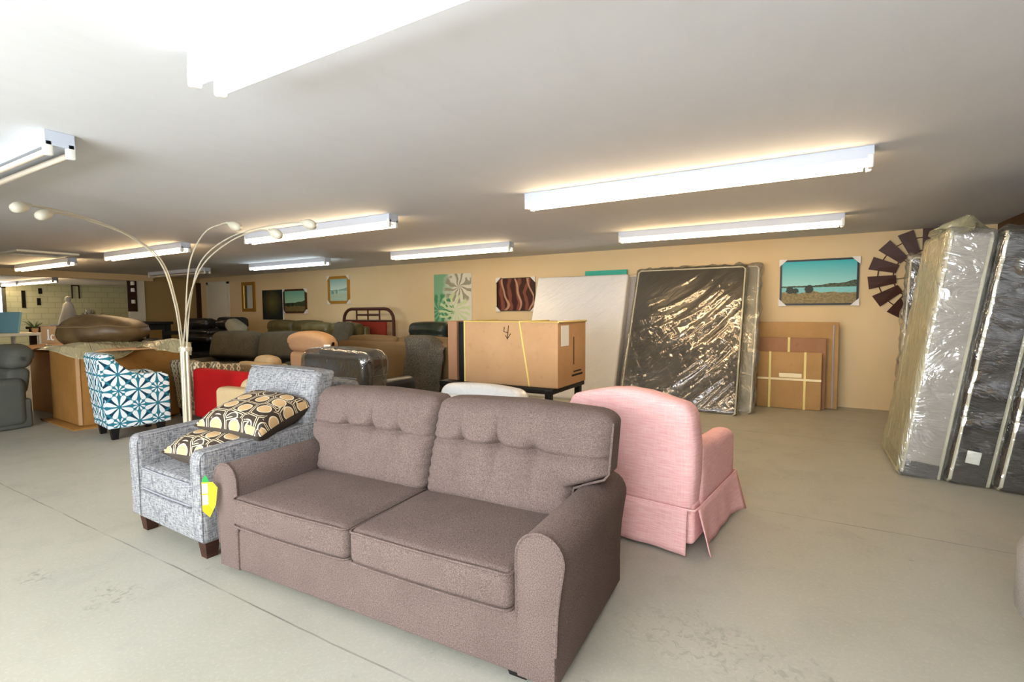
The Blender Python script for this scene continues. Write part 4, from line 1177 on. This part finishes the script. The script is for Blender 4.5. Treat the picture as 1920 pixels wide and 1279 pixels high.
for z in (-.2, .12, .3):
    b = B(); lathe(b, [(0, 0), (.05, 0), (.045, .1), (0, .1)], 12, Matrix.Translation((.045, 0, z))); mk('candle', b, MAT['paper'], o)
for i, (y, z0, z1) in enumerate(((6.55, 1.6, 2.2), (6.95, 1.7, 1.95), (7.0, 2.1, 2.3))):
    b = B(); rbox(b, (0, -.05, z0), (.03, .05, z1), .005); o = mk('wall_plaque', b, MAT['blackframe'], None)
    tag(o, ('tall dark plaque on the mint wall next to the window', 'lower small dark plaque on the mint wall', 'upper small dark plaque on the mint wall')[i], 'wall decor', 'dark plaques on the mint wall', (XF+.002, y, 0), 0)

# dark tables behind the lamp
def dark_table(label, loc, rz, L, D, h, m):
    t = thing('dining_table', label, 'table', loc, rz)
    b = B(); rbox(b, (-L/2, -D/2, h-.06), (L/2, D/2, h), .01); mk('table_top', b, m, t)
    b = B(); _box(b, (-L/2+.06, -D/2+.06, h-.18), (L/2-.06, D/2-.06, h-.06)); mk('apron', b, m, t, 0)
    for sx in (-1, 1):
        for sy in (-1, 1):
            x, y = sx*(L/2-.09), sy*(D/2-.09); b = B(); _box(b, (x-.05, y-.05, .001), (x+.05, y+.05, h-.06)); mk('leg', b, m, t, 0)
    return t
dark_table('tall black dining table behind the arc lamp, longest of the dark tables', (-13.6, 5.55, 0), 0, 2.4, .85, 1.2, MAT['black'])
dark_table('dark wooden table left of the black dining table, its edge lit', (-13.7, 4.5, 0), 0, 2.0, .8, 1.12, MAT['darkwood'])
seat_unit('recliner_chair', 'black recliner in front of the black dining table', 'armchair', (-10.55, 4.5, 0), -12, MAT['black_leather'], 1.0, .9, .9, 1, .2, .6, .45, .09, .15)
seat_unit('recliner_chair', 'dark brown leather recliner beside the arc lamp pole', 'armchair', (-9.33, 3.9, 0), 190, MAT['brown_leather'], 1.05, .9, .95, 1, .2, .6, .45, .09, .15)
carton('storage_box', 'brown wooden crate on the dark table behind the bean bag', (-11.6, 4.35, .0), (.8, .5, 1.03), 10, MAT['brown'])
def dining_chair(label, loc, rz):
    t = thing('dining_chair', label, 'chair', loc, rz)
    b = B(); rbox(b, (-.22, -.22, .44), (.22, .22, .48), .01); mk('seat', b, MAT['black'], t)
    for sx in (-1, 1):
        b = B(); _box(b, (sx*.19-.02, -.2, .001), (sx*.19+.02, -.16, .44)); mk('leg', b, MAT['black'], t, 0)
        b = B(); _box(b, (sx*.19-.02, .17, .001), (sx*.19+.02, .21, 1.05)); mk('leg', b, MAT['black'], t, 0)
    for z in (.62, .78, .94):
        b = B(); _box(b, (-.17, .175, z), (.17, .2, z+.08)); mk('back_slat', b, MAT['black'], t, 0)
dining_chair('black ladder-back chair left of the black sofa', (-11.3, 5.35, 0), 40)
dining_chair('black ladder-back chair tucked nearest the dark wooden table', (-12.05, 5.0, 0), 15)

# gray ottoman at the right picture edge
t = thing('round_ottoman', 'gray upholstered ottoman cut off at the right picture edge', 'ottoman', (1.265, 2.64, 0))
b = B(); lathe(b, [(0, .07), (.36, .07), (.44, .11), (.50, .20), (.50, .42), (.46, .50), (.38, .53), (0, .54)], 40); mk('cover', b, MAT['sofagray'], t, 60)
for a in range(4):
    x, y = .36*math.cos(R(45+90*a)), .36*math.sin(R(45+90*a)); b = B(); lathe(b, [(0, .001), (.025, .001), (.03, .08), (0, .08)], 10, Matrix.Translation((x, y, 0))); mk('foot', b, MAT['black'], t)

# ------------------------------------------------------------------ world, camera
w = bpy.data.worlds.new('world'); bpy.context.scene.world = w; w.use_nodes = True
w.node_tree.nodes['Background'].inputs[0].default_value = (.8, .85, .9, 1); w.node_tree.nodes['Background'].inputs[1].default_value = .3
cam = bpy.data.cameras.new('camera'); co = bpy.data.objects.new('camera', cam); C.objects.link(co)
cam.sensor_width = 36; cam.sensor_fit = 'HORIZONTAL'; cam.lens = 937.2394/1920*36; cam.clip_start = .05; cam.clip_end = 200
Xc = Vector((.86449084, .50261798, -.00554541)); Dn = Vector((.02544195, -.05477247, -.99817468)); Fw = Vector((-.50200428, .86277178, -.06013788))
m = Matrix.Identity(4)
for i in range(3): m[i][0] = Xc[i]; m[i][1] = -Dn[i]; m[i][2] = -Fw[i]
m.translation = (0, 0, 1.4); co.matrix_world = m
sc = bpy.context.scene; sc.camera = co
sc.view_settings.view_transform = 'Standard'; sc.view_settings.look = 'None'; sc.view_settings.gamma = 1.0
sc.view_settings.exposure = 0.5
